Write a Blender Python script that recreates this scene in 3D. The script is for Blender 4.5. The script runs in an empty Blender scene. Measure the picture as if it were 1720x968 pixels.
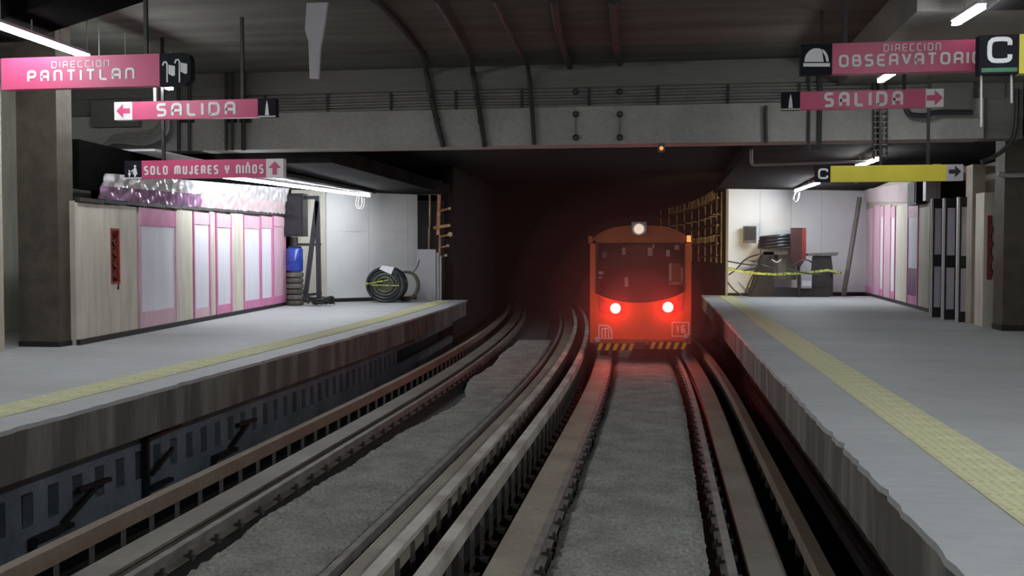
import bpy, bmesh, math, random
from mathutils import Vector, Matrix
random.seed(7)
S = bpy.context.scene
COL = S.collection
PI = math.pi

# ------------------------------------------------------------------ camera, world, exposure
EYE = Vector((0, 0, 2.6))
FPX = 1700.0
TH = math.atan(59 / FPX)                       # pitch below the horizon
PS = math.atan(252 / FPX * math.cos(TH))       # yaw to the left of the track
FW = Vector((-math.sin(PS) * math.cos(TH), math.cos(PS) * math.cos(TH), -math.sin(TH)))
RT = Vector((math.cos(PS), math.sin(PS), 0))
UP = RT.cross(FW)
cam_d = bpy.data.cameras.new('camera')
cam_d.sensor_width = 36
cam_d.lens = 36 * FPX / 1720
cam_d.clip_end = 300
cam_d.clip_start = 0.1
cam = bpy.data.objects.new('camera', cam_d)
COL.objects.link(cam)
M3 = Matrix((RT, UP, -FW)).transposed()
cam.matrix_world = Matrix.Translation(EYE) @ M3.to_4x4()
S.camera = cam

W = bpy.data.worlds.new('underground'); S.world = W; W.use_nodes = True
W.node_tree.nodes['Background'].inputs[0].default_value = (0.55, 0.6, 0.7, 1)
W.node_tree.nodes['Background'].inputs[1].default_value = 0.0
S.view_settings.view_transform = 'Standard'
S.view_settings.look = 'None'
S.view_settings.gamma = 1
S.view_settings.use_curve_mapping = False
S.view_settings.exposure = 0.0
S.cycles.use_denoising = True
S.cycles.max_bounces = 8
S.cycles.diffuse_bounces = 5
S.cycles.volume_bounces = 0
S.cycles.sample_clamp_indirect = 4.0
S.cycles.use_light_tree = True
TUBE = 72.0        # radiance of the fluorescent tubes
TAIL = 62.0        # watts of each tail lamp


# ------------------------------------------------------------------ survey helpers: sight line of a photo point met with a real plane
def ray(px, py):
    return FW + RT * ((px - 860) / FPX) + UP * ((484 - py) / FPX)
def aty(px, py, y):
    d = ray(px, py); return EYE + d * (y / d.y)
def atz(px, py, z):
    d = ray(px, py); return EYE + d * ((z - EYE.z) / d.z)
def atx(px, py, x):
    d = ray(px, py); return EYE + d * (x / d.x)
def bend(y):                                    # the line curves to the left beyond 16 m
    return -0.0022 * max(0.0, y - 16) ** 2
def heading(y):
    return math.atan(0.0044 * max(0.0, y - 16))


# ------------------------------------------------------------------ materials
def mat(name, col, var=0.25, scale=3.0, rough=0.7, bump=0.0, metal=0.0, stretch=(1, 1, 1), col2=None, lo=0.35, hi=0.65,
        spec=0.5, trans=0.0, alpha=None, detail=6, bscale=None, fine=0.0):
    m = bpy.data.materials.new(name); m.use_nodes = True
    nt = m.node_tree; b = nt.nodes['Principled BSDF']; L = nt.links
    b.inputs['Roughness'].default_value = rough
    b.inputs['Metallic'].default_value = metal
    b.inputs['Specular IOR Level'].default_value = spec
    b.inputs['Transmission Weight'].default_value = trans
    if alpha is not None: b.inputs['Alpha'].default_value = alpha
    tc = nt.nodes.new('ShaderNodeTexCoord'); mp = nt.nodes.new('ShaderNodeMapping')
    mp.inputs['Scale'].default_value = stretch
    L.new(tc.outputs['Object'], mp.inputs['Vector'])
    n = nt.nodes.new('ShaderNodeTexNoise'); n.inputs['Scale'].default_value = scale; n.inputs['Detail'].default_value = detail
    L.new(mp.outputs[0], n.inputs['Vector'])
    r = nt.nodes.new('ShaderNodeValToRGB')
    if col2 is None: col2 = tuple(c * (1 - var) for c in col)
    r.color_ramp.elements[0].position = lo; r.color_ramp.elements[1].position = hi
    r.color_ramp.elements[0].color = (*col2, 1); r.color_ramp.elements[1].color = (*col, 1)
    L.new(n.outputs['Fac'], r.inputs['Fac'])
    out = r.outputs['Color']
    if fine:
        n3 = nt.nodes.new('ShaderNodeTexNoise'); n3.inputs['Scale'].default_value = scale * 14; n3.inputs['Detail'].default_value = 4
        L.new(mp.outputs[0], n3.inputs['Vector'])
        mr = nt.nodes.new('ShaderNodeMapRange'); mr.inputs[1].default_value = 0.3; mr.inputs[2].default_value = 0.7
        mr.inputs[3].default_value = 1 - fine; mr.inputs[4].default_value = 1.0
        L.new(n3.outputs['Fac'], mr.inputs[0])
        mx = nt.nodes.new('ShaderNodeMix'); mx.data_type = 'RGBA'; mx.blend_type = 'MULTIPLY'; mx.inputs[0].default_value = 1
        L.new(out, mx.inputs[6]); L.new(mr.outputs[0], mx.inputs[7]); out = mx.outputs[2]
    L.new(out, b.inputs['Base Color'])
    if bump:
        n2 = nt.nodes.new('ShaderNodeTexNoise'); n2.inputs['Scale'].default_value = bscale or scale * 8; n2.inputs['Detail'].default_value = 5
        L.new(mp.outputs[0], n2.inputs['Vector'])
        bp = nt.nodes.new('ShaderNodeBump'); bp.inputs['Strength'].default_value = bump; bp.inputs['Distance'].default_value = 0.02
        L.new(n2.outputs['Fac'], bp.inputs['Height']); L.new(bp.outputs[0], b.inputs['Normal'])
    return m
def glow(name, col, strength):
    m = bpy.data.materials.new(name); m.use_nodes = True
    b = m.node_tree.nodes['Principled BSDF']
    b.inputs['Base Color'].default_value = (*[min(1, c) for c in col], 1)
    b.inputs['Emission Color'].default_value = (*col, 1); b.inputs['Emission Strength'].default_value = strength
    return m

M = {}
M['platform'] = mat('platform_concrete', (.45, .46, .462), .16, .9, .62, .25, stretch=(.35, 1, 1), lo=.3, hi=.7, bscale=60, fine=.12)
M['fascia'] = mat('platform_edge_concrete', (.27, .26, .23), scale=2.2, rough=.85, bump=.5, stretch=(1, 1, .12), col2=(.115, .112, .10), lo=.46, hi=.68, bscale=20, fine=.25)
M['gravel'] = mat('ballast', (.42, .415, .375), scale=2.2, rough=.95, bump=1.0, col2=(.29, .285, .26), bscale=60, fine=.5)
M['bed'] = mat('track_bed', (.07, .065, .06), .4, 3, .9, .5, fine=.3)
M['trench'] = mat('dark_trench', (.028, .026, .025), .5, 2, .9, .4)  # near-black for the trench floor and the recessed wall
M['bar_steel'] = mat('guide_bar_steel', (.66, .64, .57), scale=1.3, rough=.55, bump=.15, col2=(.33, .28, .24), metal=.0, fine=.15)
M['rust_side'] = mat('rusty_post_steel', (.11, .095, .08), .4, 5, .7, .3)
M['roll'] = mat('rollway_steel', (.34, .31, .245), scale=1.0, rough=.6, bump=.2, col2=(.24, .20, .16), fine=.2)
M['roll_dull'] = mat('rollway_dull', (.20, .185, .15), scale=1.0, rough=.6, bump=.2, col2=(.13, .115, .09), fine=.2)
M['bar_brown'] = mat('guide_bar_brown', (.24, .20, .15), scale=.7, rough=.65, bump=.2, col2=(.21, .14, .11), fine=.2)
M['rail'] = mat('rail_steel', (.22, .20, .18), .4, 4, .6, .2)
M['clip'] = mat('rail_clip', (.07, .06, .055), .3, 8, .7)
M['yellow'] = mat('tactile_yellow', (.74, .725, .44), .14, 2.2, .7, .2, fine=.2)
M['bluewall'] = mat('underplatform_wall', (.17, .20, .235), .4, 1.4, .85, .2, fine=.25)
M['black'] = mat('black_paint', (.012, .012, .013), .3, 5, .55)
M['flatblack'] = mat('flat_black', (.006, .006, .006), .3, 5, 1.0, spec=0.0)  # even black without sheen for the near rib and frieze backing
M['iron'] = mat('dark_iron', (.03, .028, .028), .4, 6, .6, .2)
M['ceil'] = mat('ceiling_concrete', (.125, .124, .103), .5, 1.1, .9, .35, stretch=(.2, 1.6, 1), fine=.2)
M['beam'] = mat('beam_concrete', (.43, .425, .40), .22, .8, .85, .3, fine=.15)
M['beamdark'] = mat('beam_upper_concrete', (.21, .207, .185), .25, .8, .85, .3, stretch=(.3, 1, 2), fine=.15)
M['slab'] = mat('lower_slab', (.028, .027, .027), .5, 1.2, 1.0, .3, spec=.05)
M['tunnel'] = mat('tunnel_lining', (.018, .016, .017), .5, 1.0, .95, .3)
M['white_wall'] = mat('white_boards', (.74, .74, .74), .07, 1.2, .6, .05)
M['cream'] = mat('cream_panel', (.70, .66, .56), .20, 1.6, .6, .1, stretch=(3, 3, .5), fine=.08)
M['beige'] = mat('beige_cladding', (.50, .45, .37), .15, 2, .6, .1, fine=.1)
M['brown'] = mat('brown_tile', (.10, .083, .062), .35, 4, .6, .3, fine=.3)
M['pink'] = mat('sign_pink', (.62, .085, .20), .08, 2, .42)
M['pinkdoor'] = mat('door_pink', (.70, .25, .46), .15, 3, .4)
M['pinkpale'] = mat('pale_pink_film', (.78, .52, .61), .18, 2.5, .35, .2, stretch=(4, 4, .6))
M['lilac'] = mat('lilac_film', (.84, .85, .93), .08, 1.6, .28, .25, stretch=(6, 6, .5), bscale=5)
M['purple'] = mat('purple_film', (.40, .20, .36), scale=3, rough=.3, col2=(.20, .12, .20), stretch=(2, 2, .5))
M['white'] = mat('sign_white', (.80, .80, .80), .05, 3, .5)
M['signblack'] = mat('sign_black', (.012, .012, .018), .2, 3, .75, spec=.2)
M['signyellow'] = mat('sign_yellow', (.72, .62, .06), .08, 3, .4)
M['green'] = mat('sign_green', (.05, .22, .10), .2, 12, .5)
M['grey'] = mat('grey_metal', (.36, .36, .37), .15, 3, .45, metal=.3)
M['palegrey'] = mat('pale_grey_board', (.46, .44, .47), .12, 2, .7)
M['red'] = mat('red_paint', (.36, .035, .025), .35, 6, .5, .3)
M['maroon'] = mat('maroon_board', (.075, .024, .022), .3, 4, .5)
M['blue'] = mat('blue_plastic', (.03, .07, .42), .3, 3, .25)
M['hose'] = mat('black_hose', (.028, .03, .038), .3, 8, .32)
M['wrap'] = mat('green_wrap', (.10, .105, .075), .4, 6, .4, .2)
M['tape'] = mat('caution_tape', (.60, .66, .12), scale=14, rough=.4, col2=(.15, .17, .05), lo=.42, hi=.5)
M['paper'] = mat('paper', (.85, .86, .88), .08, 20, .6)
M['cable'] = mat('cable_rubber', (.03, .032, .03), .3, 8, .5)
M['wire'] = mat('pale_wire', (.6, .6, .6), .1, 8, .4)
M['orange'] = mat('vehicle_orange', (.72, .155, .03), .10, 2.5, .38, .05)
M['orangedark'] = mat('vehicle_roof_orange', (.40, .12, .03), .2, 2.5, .5)
M['hazard'] = mat('hazard_yellow', (.80, .50, .03), .1, 8, .5)
M['tyre'] = mat('tyre_rubber', (.02, .02, .02), .2, 9, .8)
M['seat'] = mat('seat_vinyl', (.06, .04, .035), .2, 5, .5)
M['rustrack'] = mat('rusty_rack', (.50, .24, .10), .5, 5, .5, .2, metal=.3)
M['brass'] = mat('rack_cable', (.40, .30, .14), .5, 3, .4, metal=.3)
M['cabin'] = mat('cabin_lining', (.10, .06, .05), .2, 3, .7)
M['smoked'] = mat('smoked_pane', (.50, .47, .53), .15, 2, .25)
M['timber'] = mat('dusty_timber', (.16, .15, .135), .3, 3, .8, .2, stretch=(4, 4, .5))
M['conduit'] = mat('grey_conduit', (.30, .29, .28), .25, 3, .5, metal=.2)
M['tube'] = glow('fluorescent_tube', (.90, .95, 1.0), TUBE)
M['tube_old'] = glow('older_fluorescent_tube', (.90, .95, 1.0), TUBE * .95)
M['tube_end'] = glow('end_wall_fluorescent_tube', (.90, .95, 1.0), TUBE * 1.5)
M['taillens'] = glow('tail_lamp_lens', (1.0, .03, .03), 60)
M['tailcore'] = glow('tail_lamp_core', (1.0, .55, .5), 30)
M['spotlens'] = glow('roof_lamp_lens', (1.0, .80, .62), .7)
M['amber'] = glow('amber_lens', (1.0, .45, .12), .8)
M['redlens'] = mat('dull_red_lens', (.55, .12, .08), .2, 6, .2)
g = bpy.data.materials.new('window_glass'); g.use_nodes = True
gb = g.node_tree.nodes['Principled BSDF']
gb.inputs['Base Color'].default_value = (.85, .8, .8, 1); gb.inputs['Roughness'].default_value = .03
gb.inputs['Transmission Weight'].default_value = 1; gb.inputs['IOR'].default_value = 1.45
M['glass'] = g


# ------------------------------------------------------------------ mesh builder
class MB:
    def __init__(s): s.v = []; s.f = []; s.smooth = False
    def add(s, vs, fs):
        o = len(s.v); s.v += [tuple(v) for v in vs]; s.f += [tuple(i + o for i in f) for f in fs]; return s
    def box(s, x0, x1, y0, y1, z0, z1):
        vs = [(x, y, z) for z in (z0, z1) for y in (y0, y1) for x in (x0, x1)]
        return s.add(vs, [(0, 2, 3, 1), (4, 5, 7, 6), (0, 1, 5, 4), (2, 6, 7, 3), (0, 4, 6, 2), (1, 3, 7, 5)])
    def slab(s, a, b, z0, z1, t):               # upright panel standing on the line a-b, thickness t to the left of a->b
        a = Vector(a[:2]); b = Vector(b[:2]); d = (b - a).normalized(); n = Vector((-d.y, d.x)) * t
        vs = [(*p, z) for z in (z0, z1) for p in (a, b, b + n, a + n)]
        return s.add(vs, [(0, 3, 2, 1), (4, 5, 6, 7), (0, 1, 5, 4), (1, 2, 6, 5), (2, 3, 7, 6), (3, 0, 4, 7)])
    def bar(s, p, q, w, h=None, up=(0, 0, 1)):  # straight bar of section w x h
        h = h or w; p = Vector(p); q = Vector(q); d = (q - p).normalized(); u = Vector(up)
        if abs(d.dot(u)) > .98: u = Vector((0, 1, 0))
        r = d.cross(u).normalized() * (w / 2); u = r.cross(d).normalized() * (h / 2)
        vs = [c + r * i + u * j for c in (p, q) for i, j in ((-1, -1), (1, -1), (1, 1), (-1, 1))]
        return s.add(vs, [(0, 1, 2, 3), (7, 6, 5, 4), (0, 4, 5, 1), (1, 5, 6, 2), (2, 6, 7, 3), (3, 7, 4, 0)])
    def tube(s, path, r, n=8, close=False):
        P = [Vector(p) for p in path]; rings = []; N = len(P); prev = None
        for i, p in enumerate(P):
            a = P[(i - 1) % N] if (i or close) else p; b = P[(i + 1) % N] if (i < N - 1 or close) else p
            d = (b - a).normalized()
            if prev is None:
                u = Vector((0, 0, 1)) if abs(d.z) < .9 else Vector((1, 0, 0))
            else: u = prev
            x = d.cross(u).normalized(); u = x.cross(d).normalized(); prev = u
            rr = r[i] if isinstance(r, (list, tuple)) else r
            rings.append([p + (x * math.cos(t) + u * math.sin(t)) * rr for t in (2 * PI * k / n for k in range(n))])
        vs = [v for g in rings for v in g]; fs = []
        for i in range(N if close else N - 1):
            a = i * n; b = ((i + 1) % N) * n
            fs += [(a + k, a + (k + 1) % n, b + (k + 1) % n, b + k) for k in range(n)]
        if not close: fs += [tuple(range(n - 1, -1, -1)), tuple(range((N - 1) * n, N * n))]
        s.smooth = True
        return s.add(vs, fs)
    def prism(s, pts, d):                       # planar outline (3-D points) pushed along d
        n = len(pts); d = Vector(d); P = [Vector(p) for p in pts]
        vs = P + [p + d for p in P]
        return s.add(vs, [tuple(range(n)), tuple(range(2 * n - 1, n - 1, -1))] + [(i, i + n, (i + 1) % n + n, (i + 1) % n) for i in range(n)])
    def sweep(s, prof, ys, off=bend, jitter=0):   # closed (x,z) outline carried along the track
        n = len(prof); vs = []; fs = []
        for y in ys:
            for (x, z) in prof:
                j = random.uniform(-jitter, jitter) if jitter else 0
                vs.append((x + off(y) + j, y, z + j * .4))
        for i in range(len(ys) - 1):
            for k in range(n):
                a = i * n + k; b = i * n + (k + 1) % n
                fs.append((a, a + n, b + n, b))
        fs += [tuple(range(n)), tuple(range(len(ys) * n - 1, (len(ys) - 1) * n - 1, -1))]
        return s.add(vs, fs)
    def disc(s, c, r, t, axis='y', n=20):
        c = Vector(c); ax = {'x': Vector((1, 0, 0)), 'y': Vector((0, 1, 0)), 'z': Vector((0, 0, 1))}[axis]
        u = Vector((0, 0, 1)) if axis != 'z' else Vector((1, 0, 0)); w = ax.cross(u)
        return s.prism([c + (u * math.cos(2 * PI * k / n) + w * math.sin(2 * PI * k / n)) * r for k in range(n)], ax * t)
    def lathe(s, c, prof, n=20):                # (radius, z) outline turned about the upright through c
        c = Vector(c); vs = []; fs = []
        for (r, z) in prof:
            vs += [(c.x + r * math.cos(2 * PI * k / n), c.y + r * math.sin(2 * PI * k / n), c.z + z) for k in range(n)]
        for i in range(len(prof) - 1):
            fs += [(i * n + k, i * n + (k + 1) % n, (i + 1) * n + (k + 1) % n, (i + 1) * n + k) for k in range(n)]
        fs += [tuple(range(n - 1, -1, -1)), tuple(range((len(prof) - 1) * n, len(prof) * n))]
        s.smooth = True
        return s.add(vs, fs)
    def mesh(s, name, m):
        me = bpy.data.meshes.new(name); me.from_pydata(s.v, [], s.f); me.validate()
        bm = bmesh.new(); bm.from_mesh(me); bmesh.ops.recalc_face_normals(bm, faces=bm.faces); bm.to_mesh(me); bm.free()
        me.materials.append(m)
        if s.smooth:
            me.polygons.foreach_set('use_smooth', [True] * len(me.polygons)); me.set_sharp_from_angle(angle=math.radians(50))
        return me

WL = {}
def tag(o, label=None, cat=None, group=None, kind=None):
    if label: o['label'] = label
    if cat: o['category'] = cat
    if group: o['group'] = group
    if kind: o['kind'] = kind
    return o
def empty(name, loc, label, cat, group=None):
    o = bpy.data.objects.new(name, None); o.empty_display_size = .2; COL.objects.link(o)
    o.location = loc; WL[o.name] = Vector(loc); return tag(o, label, cat, group)
def obj(name, mb, m, parent=None, label=None):     # mesh given in world metres; linked as ONE object
    o = bpy.data.objects.new(name, mb.mesh(name, m)); COL.objects.link(o)
    WL[o.name] = Vector((0, 0, 0))
    if parent is not None:
        o.parent = parent; o.location = -WL[parent.name]
    if label: o['label'] = label
    return o
def inst(name, me, parent, loc, rz=0):             # shared mesh placed at a world point under parent
    o = bpy.data.objects.new(name, me); COL.objects.link(o); o.parent = parent
    o.location = Vector(loc) - WL[parent.name]; o.rotation_euler.z = rz
    WL[o.name] = Vector(loc); return o
def struct(name, mb, m, label=None, parent=None):
    o = obj(name, mb, m, parent)
    if parent is None: o['kind'] = 'structure'
    if label: o['label'] = label
    return o
def frange(a, b, s):
    n = int(round((b - a) / s)); return [a + (b - a) * i / n for i in range(n + 1)]


# ------------------------------------------------------------------ track bed and platforms
ZP = 1.0
YS = frange(-4, 60, 1.0)
struct('floor', MB().box(-9, 3.4, -6, 75, -.75, -.6), M['trench'], 'dark trench floor under both tracks')
o = struct('track_slab', MB().sweep([(-4.35, -.6), (-4.35, -.24), (-2.55, -.24), (-2.55, -.6)], YS), M['bed']); o['label'] = 'dark concrete slab under the left track'
o = struct('track_slab', MB().sweep([(-1.2, -.6), (-1.2, -.24), (.72, -.24), (.72, -.6)], YS), M['bed']); o['label'] = 'dark concrete slab under the track of the orange vehicle'

def gravel_strip(name, x0, x1, z, y0, y1, step, edge, label, wob):
    ys = frange(y0, y1, step); nx = 26; vs = []; fs = []
    for i, y in enumerate(ys):
        wl = wob(y)
        for k in range(nx + 1):
            u = k / nx; x = (x0 + wl) * (1 - u) + x1 * u
            e = min(u, 1 - u)
            fall = max(0, 1 - e / .09) ** 1.5
            rid = .034 * math.sin(2 * PI * y / .21) * max(0, 1 - e / .28) * (1 if y < 13 else .4)
            h = z + rid + random.uniform(-.014, .014) - fall * .09
            vs.append((x + bend(y) + random.uniform(-.012, .012), y, h))
    n = nx + 1
    for i in range(len(ys) - 1):
        fs += [(i * n + k, i * n + k + 1, (i + 1) * n + k + 1, (i + 1) * n + k) for k in range(nx)]
    b = MB().add(vs, fs); b.smooth = True
    return tag(obj(name, b, M['gravel']), label, 'gravel', kind='stuff')
gravel_strip('gravel', -.98, .42, -.10, 4, 30, .04, 0, 'grey ballast strip between the rails under the orange vehicle', lambda y: .015 * math.sin(2.3 * y))
gravel_strip('gravel', -4.0, -2.78, -.10, 4, 31, .04, 0, 'grey ballast strip between the rails of the left track',
             lambda y: .05 * math.sin(1.1 * y) + .02 * math.sin(3.7 * y) + (.30 if 14 < y < 21 else 0) * math.sin((y - 14) / 7 * PI))

# posts every 0.53 m under the guide bars, clips along the rails
pb = MB(); pb.box(-.02, .02, -.012, .012, -.42, .03); pb.box(-.07, .07, -.05, .05, -.46, -.42); post_me = pb.mesh('post', M['rust_side'])
cb = MB(); cb.box(-.10, .10, -.035, .035, -.155, -.115); cb.box(-.085, -.055, -.02, .02, -.115, -.07); cb.box(.055, .085, -.02, .02, -.115, -.07); clip_me = cb.mesh('clip', M['clip'])
YT = frange(-3, 60, .9)
def guide_bar(x_in, side, top_z, m, label):
    # angle section: vertical running face on x_in, flange on top; side = direction away from the track
    a = x_in; b = x_in + side * .115
    prof = [(a, .03), (a, top_z), (b, top_z), (b, top_z - .025), (a + side * .03, top_z - .03), (a + side * .03, .03)]
    o = tag(obj('guide_bar', MB().sweep(prof, YT), m), label, 'guide bar', 'guide bars of the two tracks')
    y = 5.02
    while y < 31:
        inst('post', post_me, o, (x_in + side * .03 + bend(y), y, 0), -heading(y)); y += .53
    return o
guide_bar(-4.93, -1, .18, M['bar_brown'], 'brown guide bar on short posts, farthest left, beside the low blue-grey wall')
guide_bar(-2.22, 1, .18, M['bar_steel'], 'pale guide bar on the right side of the left track')
guide_bar(-1.72, -1, .18, M['bar_steel'], 'pale guide bar on the left side of the track with the vehicle')
guide_bar(1.19, 1, .17, M['bar_brown'], 'dull guide bar nearest the right platform')
def roll_way(x0, x1, m, label):
    prof = [(x0, -.03), (x0, 0), (x1, 0), (x1, -.03), ((x0 + x1) / 2 + .03, -.05), ((x0 + x1) / 2 + .03, -.22), (x1 - .04, -.24), (x0 + .04, -.24), ((x0 + x1) / 2 - .03, -.22), ((x0 + x1) / 2 - .03, -.05)]
    return tag(obj('roll_way', MB().sweep(prof, YT), m), label, 'roll way', 'steel roll ways for rubber tyres')
roll_way(-4.70, -4.40, M['roll_dull'], 'flat olive-brown steel roll way on the left of the left track')
roll_way(-2.55, -2.27, M['roll'], 'flat steel roll way tucked beside the pale guide bar of the left track')
roll_way(-1.42, -1.11, M['roll'], 'tan flat steel roll way left of the ballast under the vehicle')
roll_way(.72, 1.01, M['roll_dull'], 'olive flat steel roll way right of the ballast under the vehicle')
def rail(x, label):
    w = .036
    prof = [(x - w, 0), (x + w, 0), (x + w, -.04), (x + .01, -.05), (x + .01, -.12), (x + .07, -.135), (x + .07, -.15), (x - .07, -.15), (x - .07, -.135), (x - .01, -.12), (x - .01, -.05), (x - w, -.04)]
    o = tag(obj('running_rail', MB().sweep(prof, YT), M['rail']), label, 'rail', 'steel rails')
    y = 5.3
    while y < 24:
        inst('clip', clip_me, o, (x + bend(y), y, 0), -heading(y)); y += .53
rail(-4.24, 'steel rail on the left edge of the left ballast strip')
rail(-2.69, 'steel rail on the right edge of the left ballast strip')
rail(-1.075, 'steel rail left of the ballast behind the vehicle')
rail(.585, 'steel rail right of the ballast behind the vehicle')

# right platform: top slab with a worn edge, recessed wall below
ysr = frange(-3, 39, .14)
zero = lambda y: 0
def edge_slab(prof, ys, off):                   # floor slab whose first two outline corners (the track edge) are chipped
    n = len(prof); b = MB().sweep(prof, ys, off)
    for i in range(len(ys)):
        j = random.uniform(-.012, .012) + (random.uniform(0, .03) if random.random() < .12 else 0) * (1 if prof[0][0] > 0 else -1)
        for k in (0, 1):
            x, y, z = b.v[i * n + k]; b.v[i * n + k] = (x + j, y, z - (random.uniform(0, .006) if k else 0))
    return b
pr = struct('platform_right', edge_slab([(1.485, .955), (1.495, ZP), (8.6, ZP), (8.6, .955)], ysr, zero), M['platform'], 'grey concrete platform floor on the right')
fr = struct('trim_1', MB().sweep([(1.505, .50), (1.50, .953), (1.9, .953), (1.9, .46)], ysr, zero, .006), M['fascia'], 'stained worn edge of the right platform')
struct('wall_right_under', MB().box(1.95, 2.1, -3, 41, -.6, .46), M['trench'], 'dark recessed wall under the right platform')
pl = struct('platform_left', edge_slab([(-5.845, .955), (-5.855, ZP), (-13.2, ZP), (-13.2, .955)], frange(-3, 33.8, .16), bend), M['platform'], 'grey concrete platform floor on the left')
fl = struct('trim_2', MB().sweep([(-5.87, .49), (-5.865, .953), (-6.2, .953), (-6.2, .46)], frange(-3, 33.6, .14), bend, .006), M['fascia'], 'stained worn edge of the left platform')

# yellow tactile strips: one object per tile
def tile_mesh(w, l, bars):
    b = MB().box(-w / 2, w / 2, -l / 2 + .004, l / 2 - .004, -.02, .006)
    for k in range(bars):
        x = -w / 2 + w * (k + .5) / bars; q = w / bars * .30
        b.prism([(x - q, -l / 2 + .01, .006), (x + q, -l / 2 + .01, .006), (x + q * .6, -l / 2 + .01, .013), (x - q * .6, -l / 2 + .01, .013)], (0, l - .02, 0))
    return b.mesh('tactile_tile', M['yellow'])
tr = tile_mesh(.50, .40, 7)
y = 4.4
while y < 38.4:
    inst('tactile_tile', tr, pr, (2.36, y, ZP)); y += .4
tl = tile_mesh(.52, .40, 6)
y = 7.0
while y < 33.0:
    inst('tactile_tile', tl, pl, (-6.60 + bend(y), y, ZP), -heading(y)); y += .4

# wall below the left platform with its row of openings (pieces between them are real)
xw = -6.25
wl = MB()
ops = []
y = 5.15 - .43 * 3
while y < 24: ops.append(y); y += .437
wl.sweep([(xw, .20), (xw, .46), (xw - .12, .46), (xw - .12, .20)], frange(3, 33, .6))
wl.sweep([(xw, -.6), (xw, -.14), (xw - .12, -.14), (xw - .12, -.6)], frange(3, 33, .6))
for a, b in zip(ops, ops[1:]):
    y0, y1 = a + .19, b
    d0, d1 = bend(y0), bend(y1)
    wl.add([(xw + d0, y0, -.14), (xw + d1, y1, -.14), (xw + d1, y1, .2), (xw + d0, y0, .2), (xw - .12 + d0, y0, -.14), (xw - .12 + d1, y1, -.14), (xw - .12 + d1, y1, .2), (xw - .12 + d0, y0, .2)],
           [(0, 1, 2, 3), (7, 6, 5, 4), (0, 3, 7, 4), (1, 5, 6, 2)])
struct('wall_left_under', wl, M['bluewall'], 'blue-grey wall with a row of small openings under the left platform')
struct('wall_left_back', MB().sweep([(xw - .5, -.6), (xw - .5, .46), (xw - .55, .46), (xw - .55, -.6)], frange(3, 33, 1)), M['black'], 'black sheet giving the shade inside the small openings')  # coloured black to deepen the shade in the openings

def cable_bracket(y, kind, label):
    e = empty('cable_bracket', (xw + .02, y, -.5), label, 'bracket', 'black cable brackets under the left platform')
    x = xw + .02
    if kind == 0:
        obj('post', MB().bar((x + .03, y, -.5), (x + .03, y, .34), .08, .06), M['black'], e)
        obj('arm', MB().bar((x + .06, y - .03, .33), (x + .10, y + .75, .40), .06, .05), M['black'], e)
        obj('strut', MB().bar((x + .05, y + .1, -.12), (x + .1, y + .55, .12), .045), M['black'], e)
        obj('shelf', MB().bar((x + .05, y + .05, -.28), (x + .10, y + .5, -.26), .08, .05), M['black'], e)
    else:
        obj('arm', MB().bar((x + .03, y + .05, .05), (x + .08, y + .6, .05), .06, .045), M['black'], e)
        obj('strut', MB().bar((x + .03, y - .22, -.24), (x + .06, y + .36, .02), .05), M['black'], e)
        obj('shelf', MB().bar((x + .05, y - .75, -.27), (x + .10, y - .2, -.25), .10, .05), M['black'], e)
        obj('post', MB().bar((x + .03, y - .75, -.5), (x + .03, y - .75, -.25), .06), M['black'], e)
cable_bracket(9.95, 1, 'black bracket with a slanting strut, nearest of those under the left platform')
cable_bracket(11.45, 0, 'tall black bracket with a long top arm under the left platform')
cable_bracket(14.1, 1, 'small black bracket farthest along under the left platform')

# ------------------------------------------------------------------ ceiling, beam, lower slabs, tunnel
ZC = 6.5
struct('ceiling', MB().box(-14, 10, -12, 21.2, ZC, ZC + .3), M['ceil'], 'dark stained concrete ceiling over the tracks')
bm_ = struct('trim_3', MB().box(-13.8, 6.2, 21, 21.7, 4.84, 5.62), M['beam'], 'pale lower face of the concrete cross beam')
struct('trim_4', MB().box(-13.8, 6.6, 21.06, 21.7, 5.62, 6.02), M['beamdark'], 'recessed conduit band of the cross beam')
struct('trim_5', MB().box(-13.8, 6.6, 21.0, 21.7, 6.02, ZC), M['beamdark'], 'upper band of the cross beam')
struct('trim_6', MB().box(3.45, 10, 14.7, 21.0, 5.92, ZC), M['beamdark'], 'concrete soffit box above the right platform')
struct('trim_7', MB().prism([(-14, 13.2, 5.80), (-9.6, 13.2, 5.80), (-7.0, 13.2, ZC), (-14, 13.2, ZC)], (0, 1.0, 0)), M['flatblack'], 'near dark cross rib above the left platform')
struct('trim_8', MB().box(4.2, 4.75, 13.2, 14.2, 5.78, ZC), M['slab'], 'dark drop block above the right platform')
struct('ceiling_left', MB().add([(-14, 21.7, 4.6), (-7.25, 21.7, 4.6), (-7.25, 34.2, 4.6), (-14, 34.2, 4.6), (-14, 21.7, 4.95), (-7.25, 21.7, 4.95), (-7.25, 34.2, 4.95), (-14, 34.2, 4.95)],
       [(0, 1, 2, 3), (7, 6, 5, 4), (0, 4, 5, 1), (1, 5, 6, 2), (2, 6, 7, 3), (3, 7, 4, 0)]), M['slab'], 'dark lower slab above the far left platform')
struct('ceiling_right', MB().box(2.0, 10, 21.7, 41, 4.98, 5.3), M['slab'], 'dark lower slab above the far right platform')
struct('trim_9', MB().add([(-11.6, 18.5, 4.58), (-9.75, 18.5, 4.58), (-10.2, 30, 4.59), (-11.6, 30, 4.59), (-11.6, 18.5, 4.62), (-9.75, 18.5, 4.62), (-10.2, 30, 4.62), (-11.6, 30, 4.62)],
       [(0, 1, 2, 3), (7, 6, 5, 4), (0, 4, 5, 1), (1, 5, 6, 2), (2, 6, 7, 3), (3, 7, 4, 0)]), M['white_wall'], 'pale ceiling board above the pink doors on the left')
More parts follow.
